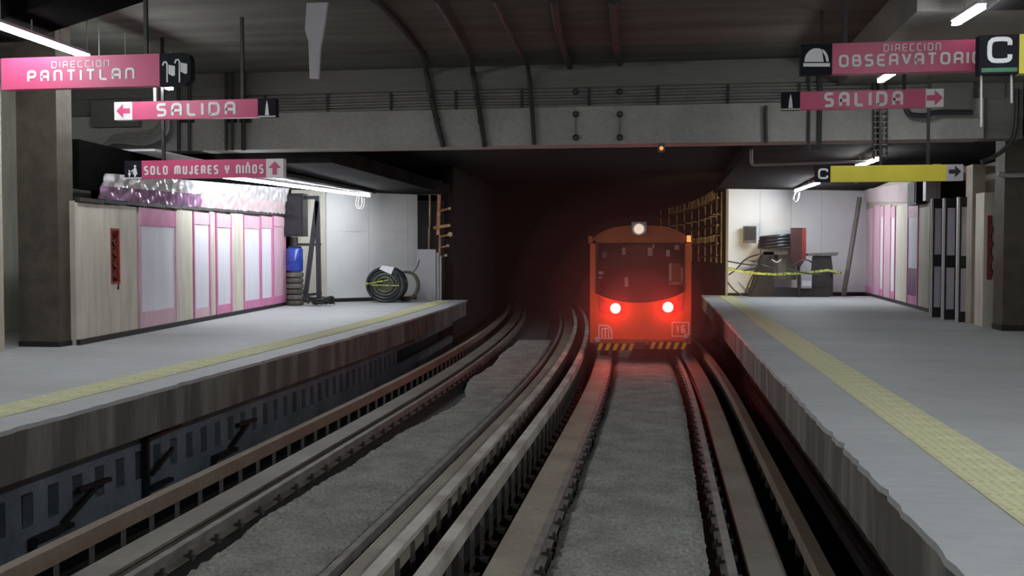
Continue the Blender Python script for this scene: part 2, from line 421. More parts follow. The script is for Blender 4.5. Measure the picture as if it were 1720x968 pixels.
struct('ceiling_tunnel', MB().box(-14, 10, 21.7, 80, 5.6, 5.9), M['tunnel'], 'black tunnel ceiling')
def rw(y): return 2.35 - .0045 * max(0, y - 39) ** 2
def lw(y): return -7.15 - .0045 * max(0, y - 34) ** 2
def wall_curve(f, y0, y1, t):
    ys = frange(y0, y1, 1.0)
    return MB().sweep([(0, -.6), (0, 5.6), (t, 5.6), (t, -.6)], ys, f)
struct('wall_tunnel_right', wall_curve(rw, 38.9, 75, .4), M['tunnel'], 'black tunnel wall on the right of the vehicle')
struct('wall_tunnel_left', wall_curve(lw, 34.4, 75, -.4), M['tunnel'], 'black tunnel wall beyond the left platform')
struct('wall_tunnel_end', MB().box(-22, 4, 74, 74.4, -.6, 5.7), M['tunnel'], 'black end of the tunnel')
# shell behind and beside the camera
struct('wall_left_near', MB().box(-13.4, -13.2, -12, 22, .4, ZC), M['cream'], 'cream wall along the near left platform')
struct('wall_right_near', MB().box(8.6, 8.8, -12, 42, .4, ZC), M['cream'], 'cream wall along the near right platform')
struct('wall_back', MB().box(-14, 10, -12.2, -12, -.7, ZC), M['tunnel'], 'dark end of the station behind')

# columns
struct('pillar_1', MB().box(-11.35, -10.58, 14.9, 15.05, ZP, 5.3), M['beige'], 'pale cream pillar at the far left edge')
p2 = struct('pillar_2', MB().box(-10.86, -10.12, 15.85, 16.3, ZP, ZC), M['brown'], 'dark brown pillar left of the cream wall')
struct('baseboard_1', MB().box(-10.87, -10.10, 15.83, 16.31, ZP, ZP + .09), M['black'], parent=p2)
p3 = struct('pillar_3', MB().box(6.92, 8.6, 22.0, 22.6, ZP, ZC), M['brown'], 'dark brown pillar at the right edge')
struct('baseboard_2', MB().box(6.90, 8.6, 21.98, 22.6, ZP, ZP + .12), M['black'], parent=p3)

# ------------------------------------------------------------------ left wall with pink doors
LA = Vector((-10.0, 16.2)); LB = Vector((-11.45, 30.2)); LD = (LB - LA).normalized(); LN = Vector((LD.y, -LD.x))   # LN points to the tracks
def lp(s, n=0.0): return LA + LD * s + LN * n
def lbox(b, s0, s1, z0, z1, n0, n1):
    P = [lp(s0, n0), lp(s1, n0), lp(s1, n1), lp(s0, n1)]
    vs = [(*p, z) for z in (z0, z1) for p in P]
    return b.add(vs, [(0, 3, 2, 1), (4, 5, 6, 7), (0, 1, 5, 4), (1, 2, 6, 5), (2, 3, 7, 6), (3, 0, 4, 7)])
def onwall(px, py, A, D):
    d = ray(px, py); n = Vector((D.y, -D.x)); t = (n.dot(A)) / (n.dot(Vector(d[:2]))); p = EYE + d * t
    return (Vector(p[:2]) - A).dot(D), p.z
ZT = 3.52
wall_left = struct('wall_left', lbox(lbox(MB(), 0, 13.45, ZP, 3.5, -.15, -.02), 3, 13.45, 3.5, 3.72, -.15, -.06), M['beige'], 'wall of cream panels and pink doors on the left')
# cream panels between the doors: each one a panel
segs = [(-.02, 1.27), (1.66, 2.46), (4.56, 5.50), (6.62, 7.02), (8.22, 9.22)]
for a, b in segs:
    obj('wall_panel', lbox(MB(), a + .008, b - .008, 1.1, 3.47 + .018 * a, -.02, .03), M['cream'], wall_left)
obj('wall_panel', lbox(MB(), 1.27, 1.66, 1.1, 2.02, -.02, .03), M['cream'], wall_left)
obj('wall_panel', lbox(MB(), 1.27, 1.66, 3.06, 3.49, -.02, .03), M['cream'], wall_left)
obj('skirting', lbox(MB(), -.02, 13.4, ZP, 1.10, -.02, .05), M['black'], wall_left)
b = MB()
for k in range(14): lbox(b, k * .96, k * .96 + .94, 3.49 + .017 * k, 3.56 + .017 * k, -.02, .07)
obj('top_rail', b, M['iron'], wall_left)
# red hose niche
obj('frieze_backing', lbox(MB(), .2, 13.45, 3.72, 4.58, -.15, -.03), M['flatblack'], wall_left)
h = empty('hose_niche', (*lp(1.46), 2.02), 'narrow red recessed fire hose niche in the cream panel', 'hose niche')
b = MB(); lbox(b, 1.27, 1.66, 2.02, 3.06, -.02, -.01); obj('back_plate', b, M['red'], h)
b = MB(); lbox(b, 1.27, 1.31, 2.02, 3.06, -.01, .035); lbox(b, 1.62, 1.66, 2.02, 3.06, -.01, .035); lbox(b, 1.31, 1.62, 3.02, 3.06, -.01, .035); lbox(b, 1.31, 1.62, 2.02, 2.06, -.01, .035); obj('frame', b, M['red'], h)
obj('hose', MB().tube([(*lp(1.46 + .10 * math.sin(k * 2.2), .012), 2.95 - .07 * k) for k in range(14)], .022), M['maroon'], h)
obj('nozzle', MB().tube([(*lp(1.58, .03), 2.02), (*lp(1.52, .05), 1.92)], .02), M['iron'], h)

def wavy(s0, s1, z0, z1, n, amp, P, m=36, rows=7, sag=0):
    vs = []; fs = []
    ph = random.uniform(0, 6)
    for j in range(rows):
        v = j / (rows - 1)
        for i in range(m + 1):
            u = i / m
            d = amp * (math.sin(u * m * .9 + ph) * .5 + .6 * math.sin(u * 17 + ph * 2 + v * 2) + .5 * math.sin(v * 9 + u * 6) + random.uniform(-.4, .4))
            p = P(s0 + (s1 - s0) * u, n + d); vs.append((*p, z0 + (z1 - z0) * v))
    w = m + 1
    for j in range(rows - 1): fs += [(j * w + i, j * w + i + 1, (j + 1) * w + i + 1, (j + 1) * w + i) for i in range(m)]
    b = MB().add(vs, fs); b.smooth = True; return b
def shop_door(n, px0, px1, panes, zb, zt, head, kick, label, P, onw, film=None, side='pinkdoor', headm='pinkpale', kickm='pinkdoor', bx=lbox):
    s0 = onw(px0, 430)[0]; s1 = onw(px1, 430)[0]
    if s0 > s1: s0, s1 = s1, s0
    e = bx(MB(), s0, s1, zb, zt, -.02, .0)
    d = struct('door_%d' % n, e, M['beige'], label)
    w = min(.07, (s1 - s0) * .07)
    obj('jamb', bx(MB(), s0, s0 + w, zb, zt, 0, .05), M[side], d); obj('jamb', bx(MB(), s1 - w, s1, zb, zt, 0, .05), M[side], d)
    obj('header', bx(MB(), s0 + w, s1 - w, zt - head, zt, 0, .04), M[headm], d)
    obj('kick_panel', bx(MB(), s0 + w, s1 - w, zb, zb + kick, 0, .035), M[kickm], d)
    obj('pane', wavy(s0 + w, s1 - w, zb + kick, zt - head, .018, .006, P), M[panes], d)
    if film:
        obj('plastic_sheet', wavy(s0 + w, s1 - w, zb + kick, zb + kick + .8, .04, .004, P, 20, 5), M[film], d)
    return d
LW = lambda px, py: onwall(px, py, LA, LD)
shop_door(1, 231, 294, 'lilac', 1.10, 3.50, .34, .32, 'wide shop door under pale blue plastic with a magenta header', lp, LW, headm='pinkdoor', kickm='pinkpale', side='pinkpale')
shop_door(2, 322.5, 351, 'lilac', 1.08, 3.54, .28, .24, 'pink framed door, second along the left wall from the brown pillar', lp, LW, kickm='pinkpale')
shop_door(3, 361, 387, 'lilac', 1.08, 3.57, .34, .24, 'pink framed door, third along the left wall', lp, LW)
shop_door(4, 407, 435, 'lilac', 1.08, 3.60, .34, .24, 'pink framed door, fourth along the left wall', lp, LW)
shop_door(5, 436, 456, 'lilac', 1.08, 3.64, .34, .24, 'pink framed door, fifth along the left wall', lp, LW)
shop_door(6, 457, 478, 'pinkpale', 1.08, 3.68, .3, .24, 'pink framed door at the far end of the left wall', lp, LW)
# crinkled plastic draped along the frieze above the doors
fz = empty('frieze_sheeting', (*lp(7, .1), 3.6), 'crinkled shiny plastic sheeting draped along the frieze above the left doors', 'plastic sheeting')
def zf0(s): return 3.56 + .0155 * s
def zf1(s): return 4.0 + .042 * s
def frieze(s0, s1, v0, v1, n, amp, m, mt, nm):
    vs = []; fs = []; rows = 7
    for j in range(rows):
        v = v0 + (v1 - v0) * j / (rows - 1)
        for i in range(m + 1):
            s = s0 + (s1 - s0) * i / m
            d = amp * (math.sin(s * 13 + 2 * math.sin(3 * v + s)) + .5 * math.sin(s * 31 + 5 * v) + .8 * math.sin(v * 14 + 2.5 * math.sin(s * 5)) + random.uniform(-.15, .15))
            p = lp(s, n + d + .10 * v); vs.append((*p, zf0(s) * (1 - v) + zf1(s) * v))
    w = m + 1
    for j in range(rows - 1): fs += [(j * w + i, j * w + i + 1, (j + 1) * w + i + 1, (j + 1) * w + i) for i in range(m)]
    b = MB().add(vs, fs); b.smooth = True
    return obj(nm, b, mt, fz)
M['sheet'] = mat('clear_crinkled_sheet', (.66, .64, .66), .12, 2, .12, .4, stretch=(3, 3, .8), bscale=9, spec=1.0)
M['sheetpink'] = mat('pinkish_sheet', (.66, .52, .55), .15, 2, .3, .4, stretch=(3, 3, .8), bscale=9)
M['purple'].node_tree.nodes['Principled BSDF'].inputs['Roughness'].default_value = .2
frieze(.75, 6.0, 0, .5, .06, .014, 230, M['purple'], 'lower_sheet')
frieze(.75, 6.0, .5, 1, .07, .020, 230, M['sheet'], 'upper_sheet')
frieze(6.0, 13.4, 0, .5, .06, .012, 260, M['sheetpink'], 'lower_sheet')
frieze(6.0, 13.4, .5, 1, .07, .018, 260, M['sheet'], 'upper_sheet')

# ------------------------------------------------------------------ far end of the left platform
e0 = Vector((-11.6, 30.7)); e1 = Vector((-10.75, 31.5)); e2 = Vector((-8.32, 33.95)); e3 = Vector((-7.45, 34.35))
struct('wall_far_left', MB().slab(e0, e1, ZP, 4.6, .2), M['cream'], 'beige end wall behind the dark steel frame')
we = struct('wall_end_left', MB().slab(e1, e2, ZP, 4.6, -.001 + .2), M['white_wall'], 'white boarded end wall of the left platform')
dd = (e2 - e1); L0 = dd.length; dd.normalize(); dn = Vector((dd.y, -dd.x))
for a, b, z0, z1 in ((0, 1.55, ZP + .12, 3.3), (0, 1.55, 3.3, 4.6), (1.55, 3.05, ZP + .12, 3.3), (1.55, 3.05, 3.3, 4.6), (3.05, L0, ZP + .12, 4.6)):
    p = e1 + dd * (a + .006) + dn * .03; q = e1 + dd * (b - .006) + dn * .03
    obj('wall_board', MB().slab(p, q, z0 + .004, z1 - .004, .03), M['white_wall'], we)
obj('skirting', MB().slab(e1 + dn * .04, e2 + dn * .04, ZP, ZP + .11, .04), M['black'], we)
struct('door_13', MB().slab(e2, e3, ZP, 4.4, .1), M['black'], 'black doorway beside the white end wall on the left')
def P3(px, py, y): return aty(px, py, y)
# dark recess: cabinet above, blue drum, ribbed stack below
c = lp(13.75, .45)
c = Vector((-11.05, 29.5))
d = empty('switch_cabinet', (c.x, c.y, 3.15), 'dark switch cabinet high beside the last pink door on the left', 'cabinet')
obj('body', MB().box(c.x - .3, c.x + .3, c.y - .1, c.y + .35, 3.1, 4.4), M['iron'], d)
obj('door', MB().box(c.x - .26, c.x + .26, c.y - .13, c.y - .1, 3.16, 4.34), M['hose'], d)
d = empty('stacked_tyres', (c.x, c.y, ZP), 'dark ribbed stack standing below the blue drum on the left', 'stack')
for k in range(6):
    obj('ring', MB().lathe((c.x, c.y, ZP + .17 * k), [(.18, 0), (.25, .02), (.27, .085), (.25, .15), (.18, .168)], 18), M['timber'] if k % 2 else M['wrap'], d)
d = empty('blue_drum', (c.x, c.y, 2.03), 'blue plastic drum on a dark ribbed stack at the left end', 'drum')
obj('body', MB().lathe((c.x, c.y, 2.03), [(.2, 0), (.25, .03), (.25, .3), (.262, .33), (.25, .36), (.25, .68), (.2, .73)], 22), M['blue'], d)
obj('lid', MB().lathe((c.x, c.y, 2.76), [(.21, 0), (.21, .04), (.1, .05), (.1, .3), (.08, .32)], 18), M['iron'], d)
# dark frame leaning in front of the beige wall
fy = 29.6
def f3(px, py): return aty(px, py, fy)
d = empty('steel_trestle', f3(525, 512), 'dark steel frame with a slanting brace leaning on the beige end wall', 'trestle')
obj('upright', MB().bar(f3(536, 511), f3(533, 330), .13, .1), M['hose'], d)
obj('brace', MB().bar(f3(512, 508), f3(533, 338), .13, .1), M['hose'], d)
obj('crossbar', MB().bar(f3(500, 411), f3(539, 411), .09, .08), M['hose'], d)
obj('top_bar', MB().bar(f3(503, 332), f3(537, 332), .12, .1), M['hose'], d)
obj('foot_bar', MB().bar(f3(513, 496), f3(540, 493), .09, .08), M['hose'], d)
def squiggle(c, n, r, h, seed, sx=1.0):
    R = random.Random(seed); P = []
    for k in range(n):
        a = k * .7 + R.uniform(-.2, .2); rr = r * R.uniform(.5, 1.0)
        P.append((c[0] + rr * math.cos(a) * sx, c[1] + rr * math.sin(a) * .5, c[2] + .03 + h * R.random()))
    return smooth(P)
def smooth(P, k=3):
    P = [Vector(p) for p in P]
    for _ in range(k - 1):
        Q = [P[0]]
        for a, b in zip(P, P[1:]): Q += [a * .75 + b * .25, a * .25 + b * .75]
        P = Q + [P[-1]]
    return P
q = f3(540, 512)
d = empty('cable_heap', (q.x, 29.3, ZP), 'heap of dark cable on the floor at the foot of the steel frame', 'cable')
for k in range(4): obj('loop', MB().tube(squiggle((q.x + .05 * k, 29.3, ZP), 26, .5 - .06 * k, .28, k, 1.1), .02, 6), M['cable'], d)

# hose coil wrapped in film
cy = 31.6
cc = atz(649, 507, ZP); cy = cc.y - 0.4
def c3(px, py): return aty(px, py, cy)
ctr = c3(650, 478); Rr = (c3(690, 478) - c3(611, 478)).length / 2
Rz = (ctr.z - ZP)
d = empty('hose_coil', (ctr.x, cy, ZP), 'big upright coil of black hose tied with yellow tape against the white wall', 'hose coil')
def ring(rr, y, r, zc=None):
    return MB().tube([(ctr.x + rr * math.cos(t) * 1.12, y, ctr.z + rr * math.sin(t)) for t in (2 * PI * k / 36 for k in range(36))], r, 8, True)
RO = Rz - .04
for k in range(5):
    obj('hose_turn', ring(RO - .0 * k, cy - .2 + .1 * k, .05), M['hose'], d)
for k in range(3):
    obj('hose_turn', ring(RO - .1 - .1 * k, cy - .22, .05), M['hose'] if k == 0 else M['wrap'], d)
obj('film', MB().disc((ctr.x, cy - .16, ctr.z), RO - .2, .05, 'y', 28), M['wrap'], d, 'dull green film across the middle of the coil')
tp = MB()
tp.bar((ctr.x - RO * 1.1, cy - .29, ctr.z + .02), (ctr.x + .15, cy - .29, ctr.z + .16), .012, .03)
tp.bar((ctr.x - RO * .9, cy - .29, ctr.z - .01), (ctr.x + RO * .9, cy - .29, ctr.z - .03), .012, .028)
tp.bar((ctr.x - RO * 1.18, cy - .25, ctr.z - .04), (ctr.x - RO * 1.06, cy - .28, ctr.z + .08), .03, .03)
obj('tie_tape', tp, M['tape'], d)
o = tag(obj('paper_sheet', MB().prism([c3(641, 452) - Vector((0, .3, 0)), c3(646, 446) - Vector((0, .3, 0)), c3(666, 449) - Vector((0, .3, 0)), c3(661, 461) - Vector((0, .3, 0))], (0, .012, .004)), M['paper']), 'white paper sheet lying on the top of the hose coil', 'paper')
d = empty('small_coil', (ctr.x + .8, cy + .35, ZP), 'smaller loose coil of dark cable behind the big hose coil', 'cable coil')
for k in range(3):
    obj('cable_turn', MB().tube([(ctr.x + .5 + .42 * math.cos(t), cy + .4 + .07 * k + .12 * math.sin(t), ZP + .52 + .46 * math.sin(t)) for t in (2 * PI * i / 28 for i in range(28))], .05, 6, True), M['wrap'], d)
obj('cable_end', MB().tube(smooth([(ctr.x + .75, cy + .4, ZP + .95), (ctr.x + .9, cy + .5, ZP + 1.15), c3(697, 437) + Vector((0, .6, 0))]), .018, 6), M['cable'], d)
tag(obj('timber_plank', MB().bar(atz(578, 505, ZP) + Vector((0, -.02, .08)), atz(612, 503, ZP) + Vector((0, -.02, .08)), .1, .14), M['timber']), 'dark plank lying along the foot of the white wall left of the coil', 'plank')
gy = 33.4
d = empty('board_stack', aty(717, 503, gy), 'pale grey panels leaning in the black doorway on the left', 'boards')
a, b2 = aty(700, 503, gy), aty(732, 503, gy)
obj('panel', MB().box(a.x, b2.x, gy, gy + .04, ZP, aty(716, 419, gy).z), M['palegrey'], d)
obj('panel', MB().box(a.x + .06, b2.x + .09, gy + .06, gy + .09, ZP, aty(716, 424, gy).z), M['palegrey'], d)
obj('panel', MB().box(a.x + .1, b2.x + .17, gy + .11, gy + .14, ZP, aty(716, 430, gy).z), M['palegrey'], d)
# pipes and rusty rack on the tunnel corner
py_ = 34.0
def r3(px, py): return aty(px, py, py_)
tag(obj('thin_pipe', MB().tube([r3(722, 326), r3(722, 378), r3(721, 384), r3(720.5, 420)], .04, 8), M['brass']), 'thin tan pipe running down the black doorway on the left', 'pipe')
tag(obj('steel_angle', MB().bar(r3(655, 326), r3(742, 326), .05, .05), M['grey']), 'thin grey steel angle above the black doorway on the left', 'steel angle')
d = empty('cable_rack', r3(738, 450), 'rusty cable rack with short arms at the corner of the left platform', 'cable rack')
obj('upright', MB().bar(r3(738.5, 303), r3(736, 395), .11, .08), M['rustrack'], d)
obj('upright', MB().bar(r3(739, 395), r3(738, 446), .07, .06), M['rustrack'], d)
for i, (a, b, yy, w) in enumerate(((737, 758, 353, .07), (729, 757, 381, .10), (740, 759, 396, .06), (738, 755, 415, .05), (737, 752, 431, .06))):
    p, q = r3(a, yy + 2), r3(b, yy - 2); q.y -= .25
    o = obj('arm', MB().bar(p, q, w, w), M['rustrack'], d); obj('insulator', MB().disc(q - Vector((0, .05, 0)), .05 if i != 2 else .08, .1, 'y', 10), M['brass'], o)

# ------------------------------------------------------------------ right platform far end
RA = Vector((7.15, 28.5)); RB = Vector((7.75, 40.4)); RD = (RB - RA).normalized(); RN = Vector((-RD.y, RD.x))      # toward the tracks
def rp(s, n=0.0): return RA + RD * s + RN * n
def rbox(b, s0, s1, z0, z1, n0, n1):
    P = [rp(s0, n0), rp(s1, n0), rp(s1, n1), rp(s0, n1)]
    vs = [(*p, z) for z in (z0, z1) for p in P]
    return b.add(vs, [(0, 3, 2, 1), (4, 5, 6, 7), (0, 1, 5, 4), (1, 2, 6, 5), (2, 3, 7, 6), (3, 0, 4, 7)])
RWf = lambda px, py: onwall(px, py, RA, RD)
wall_r = struct('wall_right', rbox(MB(), 0, 11.9, ZP, 4.98, -.2, -.02), M['beige'], 'wall of beige panels and pink doors on the far right')
obj('skirting', rbox(MB(), 0, 11.9, ZP, 1.1, -.02, .05), M['black'], wall_r)
for a, b in ((1469, 1478), (1486, 1496), (1506, 1525), (1545, 1563)):
    s1, s0 = RWf(a, 430)[0], RWf(b, 430)[0]
    obj('wall_panel', rbox(MB(), s0 + .01, s1 - .01, 1.1, 3.95 + .04 * s0, -.02, .03), M['cream'] if a > 1500 else M['pinkpale'], wall_r)
for n, (a, b, pane) in enumerate(((1448, 1468, 'pinkpale'), (1479, 1485.5, 'white'), (1497, 1505, 'white'), (1526, 1544, 'lilac'))):
    shop_door(7 + n, a, b, pane, 1.1, (4.25, 4.2, 4.1, 4.0)[n], .35, .25,
              ('pink filmed door in the far corner of the right wall', 'narrow pink door, second from the far corner on the right', 'narrow pink door, third from the far corner on the right', 'pink door with a lilac lower pane, nearest on the right wall')[n],
              rp, RWf, film=('purple' if n == 3 else None), bx=rbox)
vs = []; fs = []; mm = 90
for j in range(5):
    v = j / 4
    for i in range(mm + 1):
        s = 2.1 + (11.8 - 2.1) * i / mm; d_ = .012 * (math.sin(s * 17) + random.uniform(-.6, .6))
        z0 = 3.95 + .05 * s; z1 = 4.55 + .04 * s
        p = rp(s, .05 + d_ + .08 * v); vs.append((*p, min(4.97, z0 * (1 - v) + z1 * v)))
w = mm + 1
for j in range(4): fs += [(j * w + i, j * w + i + 1, (j + 1) * w + i + 1, (j + 1) * w + i) for i in range(mm)]
b = MB().add(vs, fs); b.smooth = True
tag(obj('frieze_sheeting', b, M['sheetpink']), 'pinkish plastic sheeting along the frieze above the right doors', 'plastic sheeting')
s0 = RWf(1558, 320)[0]
d = empty('switch_cabinet', (*rp(1.4, .2), 4.0), 'small black box beside the end of the right frieze', 'cabinet')
obj('body', rbox(MB(), .75, 2.0, 3.95, 4.6, .02, .28), M['black'], d); obj('door', rbox(MB(), .85, 1.9, 4.0, 4.55, .28, .30), M['iron'], d)
p = aty(1555, 337, 27.6); q = aty(1575, 303, 27.6)
d = empty('grey_box', (p.x, 27.6, p.z), 'pale grey box mounted above the dark framed panels', 'box')
obj('body', MB().box(p.x, q.x, 27.6, 27.9, p.z, q.z), M['grey'], d); obj('lid', MB().box(p.x + .03, q.x - .03, 27.58, 27.6, p.z + .04, q.z - .04), M['palegrey'], d)

# three dark framed panels
for k, (a, b, yb, yt, yy, lab) in enumerate(((1562, 1582, 532, 334, 26.4, 'dark framed upright panel beside the pink doors, leftmost of three'), (1582, 1605, 537, 333, 25.5, 'dark framed upright panel in the middle of three'), (1606, 1630, 542, 331, 24.6, 'dark framed upright panel beside the beige cladding, rightmost of three'))):
    x0, x1 = aty(a, yb, yy).x, aty(b, yb, yy).x; zt = aty(a, yt, yy).z; zb = ZP
    Hh = zt - zb
    e = empty('framed_panel', ((x0 + x1) / 2, yy, zb), lab, 'panel', 'dark framed upright panels on the right platform')
    obj('stile', MB().box(x0, x0 + .045, yy, yy + .1, zb, zt), M['wire'], e, 'bright metal edge')
    x0 += .045
    obj('stile', MB().box(x0, x0 + .04, yy, yy + .1, zb, zt), M['black'], e); obj('stile', MB().box(x1 - .04, x1, yy, yy + .1, zb, zt), M['black'], e)
    for nm, u, v in (('bottom_rail', 0, .085), ('middle_rail', .43, .53), ('top_rail', .92, 1)):
        obj(nm, MB().box(x0 + .04, x1 - .04, yy, yy + .1, zb + Hh * u, zb + Hh * v), M['black'], e)
    obj('pane', MB().box(x0 + .04, x1 - .04, yy + .012, yy + .06, zb + Hh * .085, zb + Hh * .43), M['smoked'], e)
    obj('pane', MB().box(x0 + .04, x1 - .04, yy + .012, yy + .06, zb + Hh * .53, zb + Hh * .92), M['smoked'], e)
# beige cladding right of them
y1 = 24.2
x0, x1, x2 = aty(1630, 545, y1).x, aty(1650, 545, y1).x, aty(1673, 553, 22.4).x
cl = struct('pillar_4', MB().box(x0, x1 + .02, y1, y1 + .5, ZP, 4.6), M['beige'], 'beige clad pillar beside the dark framed panels')
yb = 23.2
x1b, x2b = aty(1650, 548, yb).x, aty(1675, 548, yb).x
c5 = struct('pillar_5', MB().box(x1b, x2b, yb, yb + .6, ZP, aty(1660, 323, yb).z), M['cream'], 'cream clad pier with a red hose slot beside the brown pillar')
q0, q1 = aty(1657, 470, yb), aty(1664, 362, yb)
d = empty('hose_niche', (q0.x, yb, q0.z), 'narrow red hose slot in the cream pier on the right', 'hose niche')
obj('frame', MB().box(q0.x, q1.x + .03, yb - .02, yb, q0.z, q1.z), M['red'], d)
obj('hose', MB().tube([(q0.x + .07 + .03 * math.sin(k * 2), yb - .03, q0.z + .08 + (q1.z - q0.z - .2) * k / 12) for k in range(13)], .025, 6), M['maroon'], d)
struct('trim_10', MB().box(x0 - 2.4, 7.6, 24.7, 27.6, 4.45, 4.6), M['beige'], 'beige fascia above the dark framed panels')

# end wall on the right
E1 = Vector((2.43, 38.55)); E2 = Vector((7.75, 40.4))
wr = struct('wall_end_right', MB().slab(E1, E2, ZP, 4.98, .2), M['white_wall'], 'white boarded end wall of the right platform')
ed = (E2 - E1); EL = ed.length; ed.normalize(); en = Vector((ed.y, -ed.x))
for a, b in ((0, 1.25), (1.25, 2.5), (2.5, 3.75), (3.75, EL)):
    for z0, z1 in ((ZP + .1, 3.4), (3.4, 4.97)):
        obj('wall_board', MB().slab(E1 + ed * (a + .006) + en * .03, E1 + ed * (b - .006) + en * .03, z0 + .004, z1 - .004, .03), M['white_wall'], wr)
obj('skirting', MB().slab(E1 + en * .04, E2 + en * .04, ZP, ZP + .10, .04), M['black'], wr)

# things standing before it
ey = 38.0
def k3(px, py, y=ey): return aty(px, py, y)
p, q = k3(1248, 409, 38.55), k3(1270, 380, 38.55)
d = empty('meter_box', (p.x, 38.6, p.z), 'small brown-grey box fixed high on the white end wall', 'box')
obj('body', MB().box(p.x, q.x, 38.36, 38.6, p.z, q.z), M['timber'], d); obj('cover', MB().box(p.x + .04, q.x - .04, 38.33, 38.36, p.z + .12, q.z - .05), M['iron'], d)
def pcyl(px0, px1, py0, py1, y, t):   # upright box from photo rectangle at depth y
    a, b = k3(px0, py1, y), k3(px1, py0, y); return MB().box(a.x, b.x, y, y + t, a.z, b.z)
# big dark reel stand
d = empty('reel_stand', k3(1290, 497), 'dark splayed stand under the black hose on the right platform', 'stand')
A_ = [k3(1258, 497), k3(1300, 497), k3(1300, 423), k3(1283, 423)]
for a_ in A_: a_.z = max(a_.z, ZP)
obj('side_frame', MB().prism(A_, (0, .12, 0)), M['iron'], d)
a_ = [v + Vector((0, .75, 0)) for v in A_]
obj('side_frame', MB().prism(a_, (0, .12, 0)), M['iron'], d)
obj('back_plate', pcyl(1296, 1338, 420, 470, ey + .3, .1), M['timber'], d)
obj('base_board', MB().box(k3(1258, 490).x, k3(1392, 490).x, ey - .1, ey + .5, ZP, ZP + .32), M['iron'], d)
obj('top_beam', pcyl(1278, 1330, 416, 428, ey, .4), M['timber'], d)
hz = k3(1303, 408)
d = empty('hose_roll', (hz.x, ey, k3(1303, 419).z), 'flat coil of shiny black hose on the splayed stand', 'hose coil')
for k in range(4):
    rx = .62 - .02 * k
    obj('hose_turn', MB().tube([(hz.x + .05 + rx * math.cos(t), ey + .25 + .42 * math.sin(t), k3(1303, 416).z + .06 + .115 * k + .05 * math.cos(t)) for t in (2 * PI * i / 32 for i in range(32))], .068, 8, True), M['hose'], d)
p, q = k3(1328, 440, ey - .5), k3(1355, 383, ey - .5)
d = empty('maroon_board', ((p.x + q.x) / 2, ey - .5, p.z), 'maroon board standing upright in front of the hose coil', 'board')
obj('panel', MB().prism([k3(1328, 383, ey - .4), k3(1354, 383, ey - .4), k3(1354, 434, ey - .4), k3(1344, 449, ey - .4), k3(1328, 436, ey - .4)], (0, .05, 0)), M['maroon'], d)
obj('edge_strip', MB().box(q.x - .14, q.x - .02, ey - .43, ey - .4, k3(1354, 434, ey - .4).z, q.z), M['red'], d)
obj('prop', MB().bar(k3(1341, 445, ey - .3), (k3(1341, 445).x, ey - .25, ZP), .1), M['iron'], d)
# pedestal table
d = empty('pedestal_table', k3(1384, 495), 'dark pedestal with a thin tabletop near the leaning pole', 'table')
obj('tabletop', MB().prism([k3(1357, 426), k3(1408, 424), k3(1408, 428), k3(1404, 430), k3(1357, 430)], (0, .6, 0)), M['timber'], d)
T_ = [k3(1368, 429), k3(1397, 429), k3(1400, 455), k3(1400, 497), k3(1362, 497), k3(1365, 460)]
for v in T_: v.z = max(v.z, ZP)
obj('pedestal', MB().prism([v + Vector((0, .1, 0)) for v in T_], (0, .4, 0)), M['iron'], d)
obj('shelf', MB().bar(k3(1395, 458, ey - .1), k3(1412, 458, ey - .1), .25, .08), M['iron'], d)
p = k3(1355, 478)
d = empty('pale_carton', (p.x, ey - .2, ZP), 'pale grey carton between the stand and the pedestal table', 'carton')
obj('body', MB().box(k3(1344, 480).x, k3(1362, 480).x, ey - .25, ey, ZP + .32, k3(1350, 461).z), M['palegrey'], d); obj('flap', MB().box(k3(1345, 480).x, k3(1361, 480).x, ey - .27, ey - .25, ZP + .4, ZP + .6), M['white'], d)
tp = MB()
pts = [k3(1222, 452, ey - .55), k3(1262, 459, ey - .6), k3(1300, 461, ey - .65), k3(1350, 459, ey - .65), k3(1390, 454, ey - .6), k3(1411, 458, ey - .4)]
for a, b in zip(pts, pts[1:]): tp.bar(a, b, .01, .085)
tag(obj('caution_tape', tp, M['tape']), 'yellow caution tape strung across the stand and the table', 'tape')
cables = [[(1222, 439), (1262, 446), (1280, 445), (1300, 452)], [(1224, 462), (1238, 452), (1252, 434), (1275, 427)], [(1222, 450), (1250, 456), (1275, 448), (1284, 434)], [(1222, 474), (1232, 487), (1246, 496)], [(1251, 494), (1258, 475), (1270, 452), (1283, 430)], [(1296, 436), (1305, 442), (1312, 436)], [(1330, 448), (1352, 434), (1366, 442)], [(1322, 452), (1345, 458), (1380, 462)]]
labs = ['dark cable sagging level from the tunnel corner to the stand', 'dark cable arching over from the tunnel corner', 'dark cable just above the caution tape', 'dark cable curling down to the floor at the tunnel corner', 'dark cable climbing the left leg of the stand', 'short pale cable loop under the hose coil', 'thin cable hanging from the maroon board to the table', 'thin cable along the caution tape to the table']
for k, c in enumerate(cables):
    tag(obj('loose_cable', MB().tube(smooth([k3(x, y, ey - .45 - .03 * k) for x, y in c]), .03, 6), M['wire'] if k == 5 else M['cable']), labs[k], 'cable')
tag(obj('leaning_pole', MB().bar(k3(1444, 332, 39.6), (k3(1417, 491, 38.6).x, 38.6, ZP + .03), .14, .12), M['timber']), 'long dusty pole leaning in the corner by the pink doors', 'pole')

